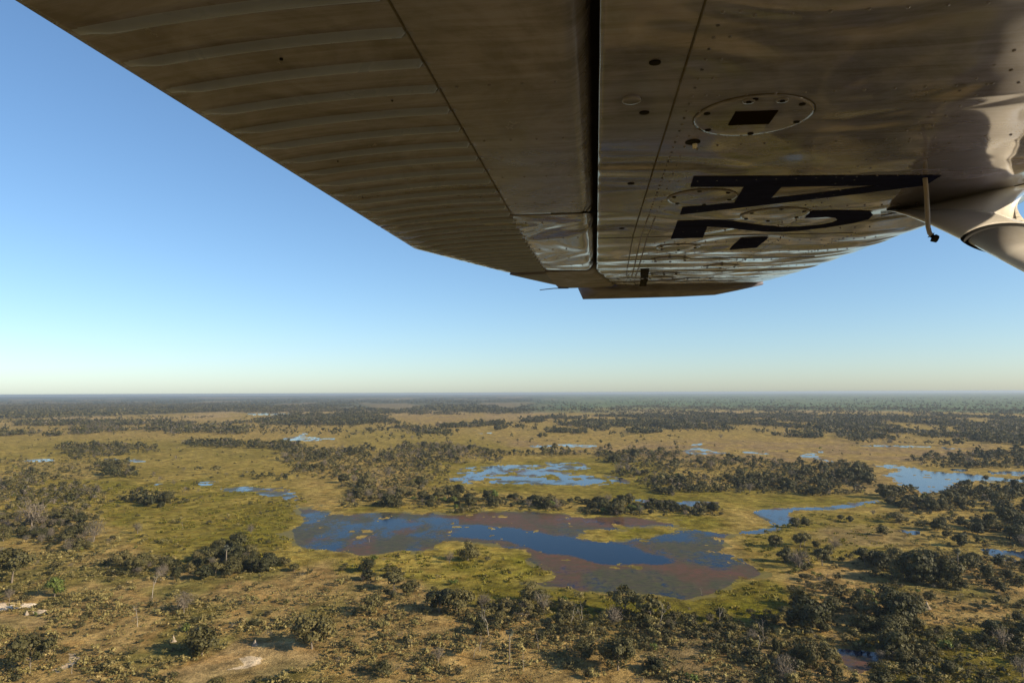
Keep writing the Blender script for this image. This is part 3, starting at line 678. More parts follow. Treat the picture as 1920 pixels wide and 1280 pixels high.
# woods that run to the horizon: sparse low-poly crowns over the dark flats
def far_wood():
    rg = np.random.default_rng(77); n = 30000
    d = 1 / rg.uniform(1 / 13000, 1 / 3500, n); a = np.radians(rg.uniform(-40, 40, n))
    X = d * np.sin(a); Y = d * np.cos(a)
    k = (fbm(X / 420, Y / 1500, 4, 44) < .58) & ((X / Y < .03) | (rg.random(n) < .18)) & (d * (1 + .5 * (fbm(X / 700, Y / 1500, 4, 41) - .5)) > 3700)
    X, Y = X[k], Y[k]; h = rg.uniform(6, 13, len(X))
    s = rg.random(len(X)) < .6
    tn = {k_: [crown('round', 3, 4, .26, 7700 + i, .8)[0] for i in range(5)] for k_ in ('a',)}['a']
    merge('far_woodland', [(tn, X[s], Y[s], h[s], np.full(s.sum(), 1.3), 0), (tn, X[~s], Y[~s], h[~s], np.full((~s).sum(), 1.3), 1)], [M['dark'], M['olive']], 'hazy far-off woods reaching to the horizon', 'woodland')
far_wood()

# ---- palms
def palm_parts(seed):
    rg = random.Random(seed); q = np.random.default_rng(seed)
    tr = tube([(0, 0, -.02), (.004, .003, .3), (.010, .0, .62), (.006, .004, .86)], [.022, .016, .018, .014], 7)
    Vs = []
    for i in range(46):
        u = q.normal(size=3); u /= np.linalg.norm(u); u[2] = u[2] * .75 + .12
        u /= np.linalg.norm(u); u = Vector(u); o = Vector((.006, .004, .87))
        side = u.cross(Vector((0, 0, 1))); side = side.normalized() if side.length > .01 else Vector((1, 0, 0))
        up = side.cross(u)
        L = rg.uniform(.085, .125)
        s = o + u * L * .35
        for b in range(6):                       # fan blade: fingers spread from the stalk's end
            t = (b - 2.5) * .36
            dvec = (u * math.cos(t) + side * math.sin(t)).normalized()
            e = s + dvec * L * .75 - Vector((0, 0, L * .12)) ; wv = up.cross(dvec).normalized() * L * .10
            Vs += [s - wv * .3, s + dvec * L * .4 - wv, e, s + dvec * L * .4 + wv]
        Vs += [o, o + side * .004, s + side * .004, s]
    V = np.array([tuple(v) for v in Vs])
    return tr, (V, np.arange(len(V)).reshape(-1, 4))
for i, (x, y, hp, lab) in enumerate(PALMS):
    p, h = spot(x, y, hp)
    tr, hd = palm_parts(40 + i)
    e = bpy.data.objects.new('fan_palm', None); C.objects.link(e); e.location = p; e.scale = (h, h, h); tag(e, lab, 'palm tree', 'fan palms among the scrub')
    link('crown', mesh_np('crown', *hd, [M['palm']], attrs={'tint': np.zeros(len(hd[0]))}), e); link('trunk', mesh_np('trunk', *tr, [M['bark']], smooth_shade=True), e)
# ---- dead trees: trunk mesh with forks
def dead_parts(seed):
    rg = random.Random(seed); main = []; br = []
    def grow(p, d, L, r, lev, out):
        pts = [p]; q = p.copy(); dd = d.copy()
        for k in range(3):
            dd = (dd + Vector((rg.uniform(-.25, .25), rg.uniform(-.25, .25), rg.uniform(-.05, .15)))).normalized(); q = q + dd * L / 3; pts.append(q.copy())
        out.append(tube(pts, [r, r * .85, r * .65, r * .4], 5 if lev == 0 else 4))
        if lev < 3:
            for _ in range(rg.choice((2, 3)) if lev < 2 else 2):
                s = pts[rg.choice((2, 3, 3))]
                nd = (dd + Vector((rg.uniform(-.8, .8), rg.uniform(-.8, .8), rg.uniform(-.1, .5)))).normalized()
                grow(s, nd, L * rg.uniform(.5, .72), r * .5, lev + 1, br)
    grow(Vector((0, 0, -.02)), Vector((rg.uniform(-.15, .15), rg.uniform(-.15, .15), 1)).normalized(), .5, .015, 0, main)
    return cat(main), cat(br)
for i, (x, y, hp, lab) in enumerate(DEAD):
    p, h = spot(x, y, hp); tr, br = dead_parts(60 + i)
    e = bpy.data.objects.new('dead_tree', None); C.objects.link(e); e.location = p; e.scale = (h, h, h); tag(e, lab, 'dead tree', 'bleached dead trees')
    link('trunk', mesh_np('trunk', *tr, [M['dead']], smooth_shade=True), e); link('branches', mesh_np('branches', *br, [M['dead']], smooth_shade=True), e)
# ---- termite mounds: lumpy cones
for i, (x, y, hp, lab) in enumerate(MOUNDS):
    p, h = spot(x, y, hp); rg = random.Random(80 + i); V = []; F = []
    for a in range(9):
        t = a / 8
        for k in range(12):
            r = (.42 * (1 - t) ** 1.3 + .05 * (1 - t)) * (1 + .25 * math.sin(k * 1.7 + a * .8 + i) + rg.uniform(-.12, .12)) * h + .01
            V.append((r * math.cos(k * math.pi / 6), r * math.sin(k * math.pi / 6), h * t - .03))
    for a in range(8):
        for k in range(12): F.append((a * 12 + k, a * 12 + (k + 1) % 12, a * 12 + 12 + (k + 1) % 12, a * 12 + 12 + k))
    tag(link('termite_mound', mesh_np('termite_mound', np.array(V), np.array(F), [M['mound']], smooth_shade=True), None, p), lab, 'termite mound')
# ---- fallen log
p = ground_at(385, 1190)
lg = cat([tube([(-3.2, .6, .25), (-1, .1, .5), (1.4, -.1, .7), (3.0, .2, 1.3)], [.22, .20, .15, .06], 6), tube([(.5, 0, .6), (1.4, .8, 1.2), (1.9, 1.2, 1.9)], [.10, .07, .03], 4), tube([(1.4, -.1, .7), (2.2, -.8, 1.0)], [.09, .03], 4)])
tag(link('fallen_log', mesh_np('fallen_log', *lg, [M['dead']], smooth_shade=True), None, p), 'bleached fallen log lying in the near scrub', 'log')

# ------------------------------------------------------------------ shrubs: 300 nearest one by one, the rest as scrub
sh = []
UNDER = [(p, d * 1.1, .92) for p, d, m_ in W if d >= 70 and min(y for x, y in p) > 830]
for i, (poly, dens, dk) in enumerate([(p, d * 1.9, k) for p, d, k in S] + UNDER):
    P, px, py, dist = sample(poly, dens, 500 + i)
    ok = ~in_water(px, py, P)
    for q in NOTREE: ok &= ~inside(px, py, q)
    P, px, py, dist = P[ok], px[ok], py[ok], dist[ok]; rg = np.random.default_rng(700 + i)
    for a in range(len(P)):
        u = rg.random(); k = 'darkscrub' if u < dk * .75 else ('olive' if u < dk else ('grey' if u < dk + .08 else ('bright' if u > .97 else 'scrub')))
        sh.append((P[a, 0], P[a, 1], dist[a], px[a], py[a], k, rg.uniform(1.0, 3.6) * (.8 + .4 * rg.random())))
print('shrubs', len(sh))
SL = {'darkscrub': 'dark low shrub', 'olive': 'olive rounded shrub', 'grey': 'grey twiggy shrub', 'bright': 'bright green shrub', 'scrub': 'dry tan-green shrub'}
vs = sorted([s for s in sh if seen(s)], key=lambda s: s[2] / s[6])
bm_ = {}
for s in vs[:300]:
    k = s[5]; i = random.randrange(len(BUSH[k]))
    if (k, i) not in bm_: bm_[(k, i)] = mesh_np('shrub', *BUSH[k][i], [M[k]], attrs={'tint': np.zeros(len(BUSH[k][i][0]))})
    o = link('shrub', bm_[(k, i)], None, (s[0], s[1], 0)); wd = random.uniform(.9, 1.35)
    o.scale = (s[6] * wd, s[6] * wd, s[6]); o.rotation_euler = (0, 0, random.uniform(0, 6.28))
    z = zone(s[3], s[4]); tag(o, f'{SL[k]} {z}', 'shrub', f'{SL[k]}s {z}')
rs = vs[300:] + [s for s in sh if not seen(s)]
bk = list(BUSH); grp = []
for mi, k in enumerate(bk):
    a = np.array([(s[0], s[1], s[6]) for s in rs if s[5] == k])
    if len(a): grp.append((BUSH[k], a[:, 0], a[:, 1], a[:, 2], rng.uniform(.9, 1.4, len(a)), mi))
merge('scrub', grp, [M[k] for k in bk], 'low dry scrub scattered between the trees', 'scrub')

# ---- ground cover: knee-high tussocks in the near scrub, sedges in the marsh
def cover():
    rg = np.random.default_rng(91)
    pl = [(-300, 1010), (420, 1050), (640, 1070), (900, 1125), (1300, 1170), (1500, 1165), (1700, 1030), (2200, 1000), (2200, 1330), (-300, 1330)]
    P, px, py, dist = sample(pl, 4200, 92)
    ok = ~in_water(px, py, P)
    for q in NOTREE: ok &= ~inside(px, py, q)
    ok &= (rg.random(len(P)) < smooth(.30, .55, fbm(P[:, 0] / 16, P[:, 1] / 16, 4, 96)) * .9 + .1)
    P = P[ok]; dist = dist[ok]
    keep = rg.random(len(P)) < np.clip(330 / dist, 0, 1) ** 1.2; P = P[keep]
    tus = [crown('bush', 4, 8, .16, 9600 + i, .9)[0] for i in range(6)]
    h = np.clip(rg.lognormal(-.25, .42, len(P)), .3, 2.4) * (.6 + .8 * fbm(P[:, 0] / 12, P[:, 1] / 12, 3, 95))
    s = rg.random(len(P)) < .86
    merge('tussocks', [(tus, P[s, 0], P[s, 1], h[s], rg.uniform(.9, 1.5, s.sum()), 0), (tus, P[~s, 0], P[~s, 1], h[~s], rg.uniform(.9, 1.5, (~s).sum()), 1)], [M['scrub'], M['darkscrub']], 'knee-high dry tussocks covering the near ground', 'ground cover')
    # sedges
    acc = []
    for i, (poly, s_) in enumerate(GREEN[:1] + GREEN[2:4] + GREEN[8:9]):
        P, px, py, dist = sample(poly, 420, 120 + i)
        P = P[~in_water(px, py, P)]; acc.append(P)
    P = np.vstack(acc)
    k = fbm(P[:, 0] / 9, P[:, 1] / 13, 3, 97) > .47; P = P[k]
    tus = []
    for i in range(6):
        q = np.random.default_rng(9800 + i); n = 14
        b = q.uniform(-.9, .9, (n, 2)); a = q.uniform(0, 6.28, n); wv = np.stack([np.cos(a), np.sin(a)], 1) * .22; ln = q.normal(size=(n, 2)) * .25; hh = q.uniform(.6, 1, n)
        V = np.stack([np.c_[b - wv, np.zeros(n)], np.c_[b + wv, np.zeros(n)], np.c_[b + ln + wv * .5, hh], np.c_[b + ln - wv * .6, hh]], 1).reshape(-1, 3)
        tus.append((V, np.arange(4 * n).reshape(-1, 4)))
    merge('sedges', [(tus, P[:, 0], P[:, 1], rg.uniform(.5, 1.3, len(P)), rg.uniform(1., 1.9, len(P)), 0)], [M['reed']], 'green sedges and reeds growing over the marsh', 'reeds')
cover()

# ------------------------------------------------------------------ the aircraft: wing seen from below, in chord / span / height units of HU metres
HU = 0.42
S_ = (FW * FPX + RT * 157 - UP * 37).normalized()
C_ = (RT - S_ * RT.dot(S_)).normalized()
U_ = C_.cross(S_)
ROOT = CAM_P + (S_ * 1.0 + U_ * 1.0 + C_ * .3) * HU
S_KINK, S_TIP, S_FLAP = 5.55, 11.5, 7.95
C_SEAM, C_BEAD = .31, -.57
def c_te(s): return np.where(s < S_KINK, -1.50, -1.50 + (s - S_KINK) / (S_TIP - S_KINK) * (C_TE_TIP + 1.50))
def c_le(s): return np.where(s < S_KINK, 2.62, 2.62 + (s - S_KINK) / (S_TIP - S_KINK) * (C_LE_TIP - 2.62)) + .30 * (1 - smooth(5.05, 5.7, s))
C_TE_TIP, C_LE_TIP = -.29, 2.55
def dents(c, s):
    """quilted skin of the outer panel: shallow oil-canning between ribs"""
    o = smooth(5.2, 6.2, s)
    bay = (s * 1.55) % 1.0
    q = np.sin(np.pi * bay) ** 2 * (.5 + fbm(c * 1.7 + 3, np.floor(s * 1.55) * 5.3, 2, 8))
    inner = (fbm(c * 1.1 + 7, s * 1.4 + 2, 2, 9) - .5) * .010
    return o * (q * .0060 + (fbm(c * 1.3, s * 3.2, 3, 10) - .5) * .010) + (1 - o) * inner * .6
def z_low(c, s):
    c = np.asarray(c, float); s = np.asarray(s, float)
    so = np.maximum(0, s - S_KINK)
    z = 1.0 + .012 * so + .0042 * so * so + dents(c, s) * (c > 0)
    t = np.maximum(0, C_BEAD - c) / .85
    z = z - .050 * t * t
    le = c_le(s); a = 1.15 - .5 * smooth(5.05, 5.7, s); b = .21 - .12 * smooth(5.05, 5.7, s) - .05 * smooth(5.5, 11.4, s)
    t = np.clip((c - (le - a)) / a, 0, 1)
    return z + b * (1 - np.sqrt(np.maximum(0, 1 - t * t)))
SLOPE = .031
def W3(c, s, z): return CAM_P + (C_ * float(c) + S_ * float(s) + U_ * float(z)) * HU - ROOT
def W3n(c, s, z):
    c, s, z = np.broadcast_arrays(np.asarray(c, float), np.asarray(s, float), np.asarray(z, float))
    b = np.array(CAM_P - ROOT)
    return b + (c[..., None] * np.array(C_) + s[..., None] * np.array(S_) + z[..., None] * np.array(U_)) * HU
def on_skin(x, y):
    """the place on the lower skin that a photo pixel shows -> (c, s)"""
    r = ray(x, y); rc, rs, rz = r.dot(C_), r.dot(S_), r.dot(U_)
    z = 1.0
    for _ in range(40):
        t = z / rz; z = .5 * z + .5 * float(z_low(rc * t, rs * t))
    t = z / rz
    return rc * t, rs * t
def at_span(x, y, s):
    r = ray(x, y); t = s / r.dot(S_)
    return r.dot(C_) * t, s, r.dot(U_) * t
for nm, q in () and dict(kinkTE=(780, 467), beadA=(757, 50), beadB=(215, 115), te0=(28, 0), flapend=(1122, 399), flapout=(1112, 503), tipTE=(1085, 543), LEk=(1735, 420), LE2=(1600, 466), LE3=(1500, 505), LE4=(1420, 538), seam=(1325, 0), seam2=(1190, 440), rib1=(1300, 165), rib2=(1885, 135), Aap=(1760, 331), Ab=(1300, 331)).items():
    print(nm, tuple(round(v, 3) for v in on_skin(*q)))

def paint(name, base, rough=.22, dirt=.5, spec=.5, coat=0.0, bump=.0):
    g = NT(name); tc = g.n('ShaderNodeTexCoord'); mp = g.n('ShaderNodeMapping', {'Vector': tc.outputs['Object']})
    P = mp.outputs[0]
    # streaks run with the airflow: rotate into chord / span axes by dotting with constant vectors
    dc = g.n('ShaderNodeVectorMath', {0: tc.outputs['Object'], 1: tuple(C_)}, operation='DOT_PRODUCT').outputs['Value']
    ds = g.n('ShaderNodeVectorMath', {0: tc.outputs['Object'], 1: tuple(S_)}, operation='DOT_PRODUCT').outputs['Value']
    sv = g.n('ShaderNodeCombineXYZ', {0: g.math('MULTIPLY', dc, 1.6), 1: g.math('MULTIPLY', ds, 14.0)}).outputs[0]
    st = g.noise(sv, 1.6, 7, .7, 1.2); bl = g.noise(P, 4.0, 6, .68, 1.6); sp = g.noise(P, 60, 2, .6)
    d = g.math('MULTIPLY', g.math('ADD', g.math('MULTIPLY', g.rng(st, .40, .62), .65), g.math('MULTIPLY', g.rng(bl, .42, .62), .6), clamp=True), dirt)
    c = g.mix(d, (base[0] * 1.18, base[1] * 1.18, base[2] * 1.2), (base[0] * .50, base[1] * .44, base[2] * .36))
    c = g.mix(g.math('MULTIPLY', g.rng(sp, .70, .78), .35 * dirt), c, (.06, .05, .04))
    g.l(c, g.b.inputs['Base Color']); setp(g.b, Specular_IOR_Level=spec, Coat_Weight=coat, Coat_Roughness=.06)
    g.l(g.rng(bl, .3, .8, rough * .7, rough * 1.6), g.b.inputs['Roughness'])
    if bump:
        wv = g.noise(P, 2.3, 2, .5, .8)
        bp = g.n('ShaderNodeBump', {'Height': wv, 'Distance': bump, 'Strength': 1.0}); g.l(bp.outputs[0], g.b.inputs['Normal'])
    return g.m
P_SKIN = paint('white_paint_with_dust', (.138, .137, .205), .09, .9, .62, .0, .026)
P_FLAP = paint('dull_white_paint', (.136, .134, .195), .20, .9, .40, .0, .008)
P_BEAD = paint('bead_sky_sheen', (.170, .200, .310), .3, .3, .4)  # paler bluish tone on the beads stands in for reflected sky light
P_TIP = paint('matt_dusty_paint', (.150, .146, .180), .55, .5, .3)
P_STRUT = paint('clean_cream_paint', (.80, .76, .68), .16, .15, .5, .5, .004)
P_BLUE = paint('dark_blue_lettering', (.015, .018, .052), .3, .5, .0, .0, .006)
P_TUBE = paint('worn_tube_paint', (.42, .37, .31), .35, .5, .4)
P_BLACK = paint('black_rubber', (.012, .012, .012), .6, .2, .2)
P_HOLE = paint('dark_opening', (.008, .007, .006), .9, .1, .1)
P_SEAL = paint('dirty_sealant', (.06, .05, .04), .7, .5, .2)
P_GLASS = paint('amber_inspection_glass', (.010, .007, .004), .4, .1, .0)
P_METAL = paint('bare_metal', (.55, .53, .50), .28, .3, .6)

craft = bpy.data.objects.new('light_aircraft', None); C.objects.link(craft); craft.location = ROOT
tag(craft, 'dusty white high-wing light aircraft seen from beneath its left wing, dark blue registration', 'aircraft')
def grid_mesh(name, G, mat, parent, closed_u=False, smooth_s=True, caps=True, second=None):
    """G (nu, nv, 3): quads; rows are stations; closed_u joins the last column to the first"""
    nu, nv = G.shape[:2]; V = G.reshape(-1, 3); F = []
    i = np.arange(nu - 1)[:, None] * nv; nj = nv if closed_u else nv - 1
    j = np.arange(nj)[None, :]; j2 = (j + 1) % nv
    Fq = np.stack([i + j, i + j2, i + nv + j2, i + nv + j], -1).reshape(-1, 4)
    me = mesh_np(name, V, Fq, [mat] + ([second[0]] if second else []), None if second is None else second[1].astype(int).ravel(), smooth_shade=smooth_s)
    if closed_u and caps:
        b = bmesh.new(); b.from_mesh(me); b.verts.ensure_lookup_table()
        b.faces.new([b.verts[k] for k in range(nv)]); b.faces.new([b.verts[(nu - 1) * nv + k] for k in range(nv)][::-1])
        bmesh.ops.recalc_face_normals(b, faces=b.faces[:]); b.to_mesh(me); b.free()
    return link(name, me, parent)
def z_top(c, s):
    le = c_le(s); te = c_te(s); t = np.clip((c - te) / (le - te), 0, 1)
    th = .52 * (1 - .38 * np.clip((s - S_KINK) / 5.7, 0, 1))
    so = np.maximum(0, s - S_KINK); base = 1.0 + .012 * so + .0042 * so * so
    zl = base + .20 - .05
    return base - .05 + (.05 + .20 - 0.0) * t + th * np.sqrt(np.clip(1 - t, 0, 1)) * np.power(t, .75) * 1.55
# ---- main wing panel: from the flap slot forward round the leading edge and back over the top
def hinge(s): return np.where(s < S_FLAP, .016, .016 + (s - S_FLAP) / (S_TIP - S_FLAP) * .40)
st = np.concatenate([np.linspace(.3, 5.2, 60), np.linspace(5.22, 5.7, 14), np.linspace(5.72, 11.05, 170)])
nl = 150
u = np.linspace(0, 1, nl); rows = []
for s in st:
    c0 = float(hinge(s)); le = float(c_le(s))
    cc = c0 + (le - c0) * np.concatenate([u[:-45] / u[-46] * .74, .74 + .26 * np.sin(np.linspace(0, 1, 46)[1:] * math.pi / 2)])
    low = W3n(cc, s, z_low(cc, s))
    cu = le - (le - c0) * np.linspace(0, 1, 40)[1:] ** 1.8
    zu = np.maximum(z_top(cu, s), z_low(cu, s) + .002)
    rows.append(np.vstack([low, W3n(cu, s, zu)]))
G = np.array(rows)
wing = grid_mesh('wing', G, P_SKIN, craft, True)

# ---- flaps and aileron with raised beads behind the smooth skin
def control(name, s0, s1, cfront, mat, matbead=None, drop=lambda s: 0.0):
    pitch = .2145; ns = int((s1 - s0) / pitch * 22) + 2; rows = []
    off = np.array([-.5, -.25, -.095, -.082, -.06, -.03, 0, .03, .06, .082, .095, .25])
    sts = np.concatenate([[s0, s1]] + [(k + .5 + off) * pitch - .055 for k in range(0, 60)])
    sts = np.unique(np.round(sts[(sts >= s0) & (sts <= s1)], 5))
    bead = []
    for s in sts:
        te = float(c_te(s)); cf = float(cfront(s)); r = .10
        ca = np.linspace(te, C_BEAD - .012, 46); cb = np.linspace(C_BEAD - .004, cf - r, 14)
        ang = np.linspace(0, math.pi / 2, 8)[1:]
        z0 = lambda c: z_low(np.asarray(c, float), s) - 0.0 - drop(s) * (cf - np.asarray(c, float))
        fr = ((s + .055) / pitch) % 1.0
        prof = max(0.0, 1 - ((fr - .5) / .085) ** 2) ** .5
        fade = smooth(te + .0, te + .16, ca) * (ca < C_BEAD - .008)
        bead.append((prof * fade > .02).tolist() + [False] * 38)
        za = z0(ca) - .022 * prof * fade
        nose_c = cf - r + r * np.sin(ang); nose_z = float(z0(cf - r)) + r * 1.5 * (1 - np.cos(ang))
        cu = np.linspace(cf, te, 18)[1:]; t = (cu - te) / (cf - te)
        zu = np.maximum(z0(cu) + .012 + (nose_z[-1] + .10 - float(z0(cf))) * np.sqrt(t), z0(cu) + .01)
        rows.append(np.vstack([W3n(ca, s, za), W3n(cb, s, z0(cb)), W3n(nose_c, s, nose_z), W3n(cu, s, zu)]))
    G = np.array(rows); B = np.array(bead); B = np.hstack([B, np.zeros((len(B), G.shape[1] - B.shape[1]), bool)]) if B.shape[1] < G.shape[1] else B[:, :G.shape[1]]
    B = B[:-1] | B[1:]
    return grid_mesh(name, G, mat, craft, True, second=(matbead, B) if matbead else None)
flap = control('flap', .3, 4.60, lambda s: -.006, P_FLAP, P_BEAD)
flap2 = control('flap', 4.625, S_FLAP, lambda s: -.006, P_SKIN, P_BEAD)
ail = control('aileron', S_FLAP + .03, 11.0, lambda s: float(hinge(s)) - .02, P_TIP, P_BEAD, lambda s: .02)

# ---- the dark inside of the slot
def lining():
    rows = []
    for s in np.concatenate([np.linspace(.32, S_FLAP, 20), np.linspace(S_FLAP + .1, 10.9, 8)]):
        h = float(hinge(s)); z = float(z_low(h, s))
        rows.append(W3n(np.array([h - .16, h + .02, h + .02, h - .16]), s, np.array([z + .10, z + .10, z + .13, z + .13])))
    return grid_mesh('slot_lining', np.array(rows), P_HOLE, wing, True, False)
lining()
# ---- strips and boxes laid on the skin
def strip(name, pts, width, mat, parent, proud=.006, z_of=z_low, thick=.010, sub=8):
    """a thin raised band following a (c, s) polyline over the skin"""
    P2 = []
    for a, b in zip(pts[:-1], pts[1:]):
        for k in range(sub): P2.append((a[0] + (b[0] - a[0]) * k / sub, a[1] + (b[1] - a[1]) * k / sub))
    P2.append(pts[-1]); P2 = np.array(P2, float)
    d = np.gradient(P2, axis=0); nrm = np.stack([-d[:, 1], d[:, 0]], 1); nrm /= np.linalg.norm(nrm, axis=1)[:, None] + 1e-12
    A = P2 + nrm * width / 2; B = P2 - nrm * width / 2
    za, zb = z_of(A[:, 0], A[:, 1]), z_of(B[:, 0], B[:, 1])
    G = np.stack([W3n(A[:, 0], A[:, 1], za + thick), W3n(A[:, 0], A[:, 1], za - proud), W3n(B[:, 0], B[:, 1], zb - proud), W3n(B[:, 0], B[:, 1], zb + thick)], 1)
    return grid_mesh(name, G, mat, parent, True, False)
strip('skin_seam', [(C_SEAM, .4), (C_SEAM - .012, 5.5), (C_SEAM + .05, 7.9), (C_SEAM + .18, 11.0)], .007, P_SEAL, wing, .003, sub=40)
strip('skin_seam', [(C_BEAD + .004, .4), (C_BEAD + .004, 4.6)], .006, P_SEAL, flap, .003, sub=60)
strip('skin_seam', [(.02, 5.58), (1.0, 5.58), (2.0, 5.59)], .007, P_SEAL, wing, .003, sub=16)
strip('skin_seam', [(.012, 4.615), (-.1, 4.605), (-.3, 4.60)], .012, P_HOLE, wing, .002)
for s in (7.0, 8.25, 9.3, 10.3): strip('skin_seam', [(float(hinge(s)) + .02, s), (1.2, s + .02), (2.15, s + .03)], .009, P_SEAL, wing, .0025, sub=24)
strip('hinge_slot', [(.56, 7.9), (.66, 9.4), (.74, 10.95)], .10, P_HOLE, wing, .002, sub=12)

# ---- discs: inspection covers, holes, drains
def disc(name, c, s, rc, mat, parent, proud=.008, n=28, rs=None, hole=None):
    rs = rs or rc; a = np.linspace(0, 2 * math.pi, n, endpoint=False)
    rings = [(1.0, .012), (1.0, -proud), (.94, -proud - .001)] + [(k, -proud - .001) for k in (.75, .5, .25, .02)]
    if hole is not None: rings = [(1.0, .012), (1.0, -proud), (hole, -proud), (hole, .012)]
    rows = []
    for k, dz in rings:
        cc = c + np.cos(a) * rc * k; ss = s + np.sin(a) * rs * k
        rows.append(W3n(cc, ss, z_low(cc, ss) + dz))
    return grid_mesh(name, np.array(rows), mat, parent, True, False, caps=hole is None)
def cover(px, py, r, rot0=.3, screws=6, glass=False):
    c, s = on_skin(px, py)
    o = disc('inspection_cover', c, s, r, P_SKIN, craft, .005, 40)
    disc('rim', c, s, r * 1.022, P_SEAL, o, .003, 40, None, .985)
    for k in range(screws):
        a = rot0 + k * 2 * math.pi / screws
        disc('screw', c + math.cos(a) * r * .88, s + math.sin(a) * r * .88, .013, P_HOLE, o, .009, 10)
    if glass:
        w2, h2 = .082, .075; n = 4
        cs = np.array([(-1, -1), (1, -1), (1, 1), (-1, 1)]) * (w2, h2)
        rows = [W3n(c + cs[:, 0] * k, s + cs[:, 1] * k, z_low(c + cs[:, 0] * k, s + cs[:, 1] * k) + dz) for k, dz in ((1, .0), (1, -.010), (.9, -.0115), (.05, -.0115))]
        grid_mesh('glass', np.array(rows), P_GLASS, o, True, False)
    return o
cover(1411, 218, .232, .35, 6, True)
cover(1316, 370, .205, .3); cover(1452, 402, .22, .5)
for q in ((1272, 462), (1256, 486), (1352, 499), (1245, 513), (1240, 521), (1310, 522), (1180, 522), (1172, 531)): cover(*q, .19, .4, 6)
for q in ((1228, 117), (1208, 211), (1183, 344), (1166, 428)):
    disc('drain_hole', *on_skin(*q), .020, P_HOLE, craft, .003, 14)
disc('plug_disc', *on_skin(1184, 185), .036, P_SKIN, craft, .010, 24)
dv = disc('drain_valve', *on_skin(1299, 266), .034, P_HOLE, craft, .004, 16)
c, s = on_skin(1303, 268); z = float(z_low(c, s))
V, F = tube([W3(c, s, z - .001), W3(c, s, z - .022), W3(c + .012, s, z - .03)], [.005, .005, .004], 8); link('nozzle', mesh_np('nozzle', V, F, [P_METAL], smooth_shade=True), dv)
for q in ((1404, 186), (1467, 184)): 
    c, s = on_skin(*q); o = disc('bolt_boss', c, s, .024, P_SKIN, craft, .010, 14); disc('bolt_head', c, s, .010, P_HOLE, o, .014, 8)

# ---- rivets: small domes along ribs and spars, part of the skin's surface
def rivets():
    pts = []
    for s in np.arange(1.6, 11.0, .078):
        o = .0 if s < S_KINK else (s - S_KINK) * .03
        pts += [(.365 + o, s), (.365 + o + .05 * (1 if s > 4.8 else (int(s / .078) % 2)), s)]
    for s in (2.02, 2.62, 3.23, 3.86, 4.6, 5.35):
        pts += [(c, s + .004 * c) for c in np.arange(.46, 2.05, .105)]
    for s in np.arange(5.9, 11, .64):
        pts += [(c, s) for c in np.arange(.5, 2.3, .085)]
    for s in np.arange(1.8, 5.3, .11):
        pts += [(1.34, s), (1.42, s + .05)]
    for s in np.arange(5.6, 11, .085): pts += [(1.50, s), (2.02 - .02 * (s - 5.6), s)]
    for s in np.arange(1.8, 7.8, .62): pts += [(c, s) for c in np.arange(-.5, -.1, .12)]
    a = np.linspace(0, 2 * math.pi, 7)[:-1]; Vs = []; Fs = []; o = 0
    for c, s in pts:
        if c > float(c_le(s)) - .12 or c < c_te(s) + .03: continue
        r = .0075 if s < 5.4 else .007
        ring = [(c + math.cos(t) * r * k, s + math.sin(t) * r * k, h) for k, h in ((1, .001), (.7, -.0035), (.2, -.005)) for t in a]
        ring = np.array(ring); V = W3n(ring[:, 0], ring[:, 1], z_low(ring[:, 0], ring[:, 1]) + ring[:, 2])
        Vs.append(V); 
        for b in (0, 6):
            for k in range(6): Fs.append((o + b + k, o + b + (k + 1) % 6, o + b + 6 + (k + 1) % 6, o + b + 6 + k))
        Fs += [(o + 12, o + 13, o + 14, o + 15), (o + 12, o + 15, o + 16, o + 17)]
        o += 18
    return tag(link('rivets', mesh_np('rivets', np.vstack(Vs), np.array(Fs), [P_SKIN], smooth_shade=True), wing), kind='stuff')
rivets()
def nicks():                     # dark screw heads and chipped rivets on the flap
    rg = random.Random(5)
    for k in range(16):
        s = rg.uniform(2.0, 5.2); c = rg.uniform(-1.36, -.62)
        disc('screw', c, s, rg.uniform(.003, .006), P_HOLE, flap if s < 4.58 else flap2, .004, 8)
nicks()

# ---- registration, painted on the skin: A 2 -
def letter(name, outline, hole=None):
    Z = lambda q: (1120 + q[0] * .34375, 120 + q[1] * .34375)
    b = bmesh.new(); es = []
    def loop(pts):
        vs = [b.verts.new((*on_skin(*Z(p)), 0)) for p in pts]
        for i in range(len(vs)): es.append(b.edges.new((vs[i], vs[(i + 1) % len(vs)])))
    loop(outline)
    if hole: loop(hole)
    bmesh.ops.triangle_fill(b, edges=es, use_beauty=True, use_dissolve=False)
    for _ in range(7):
        le = [e for e in b.edges if e.calc_length() > .07]
        if not le: break
        bmesh.ops.subdivide_edges(b, edges=le, cuts=1, use_grid_fill=False)
        bmesh.ops.triangulate(b, faces=b.faces[:])
    for v in b.verts:
        c, s = v.co.x, v.co.y
        v.co = W3(c, s, float(z_low(c, s)) - .0035)
    bmesh.ops.recalc_face_normals(b, faces=b.faces[:])
    me = bpy.data.meshes.new(name); b.to_mesh(me); b.free(); me.materials.append(P_BLUE)
    if len(me.polygons) and me.polygons[0].normal.dot(U_) > 0: me.flip_normals()
    me.polygons.foreach_set('use_smooth', np.ones(len(me.polygons), bool))
    return link(name, me, wing)
tag(letter('registration_letter', [(525, 612), (900, 610), (1400, 607), (1880, 605), (1840, 628), (1790, 660), (1400, 709), (900, 768), (450, 820), (465, 780), (745, 757), (800, 668), (507, 668)], [(1005, 668), (1540, 660), (1250, 696), (945, 733)]), 'letter A')
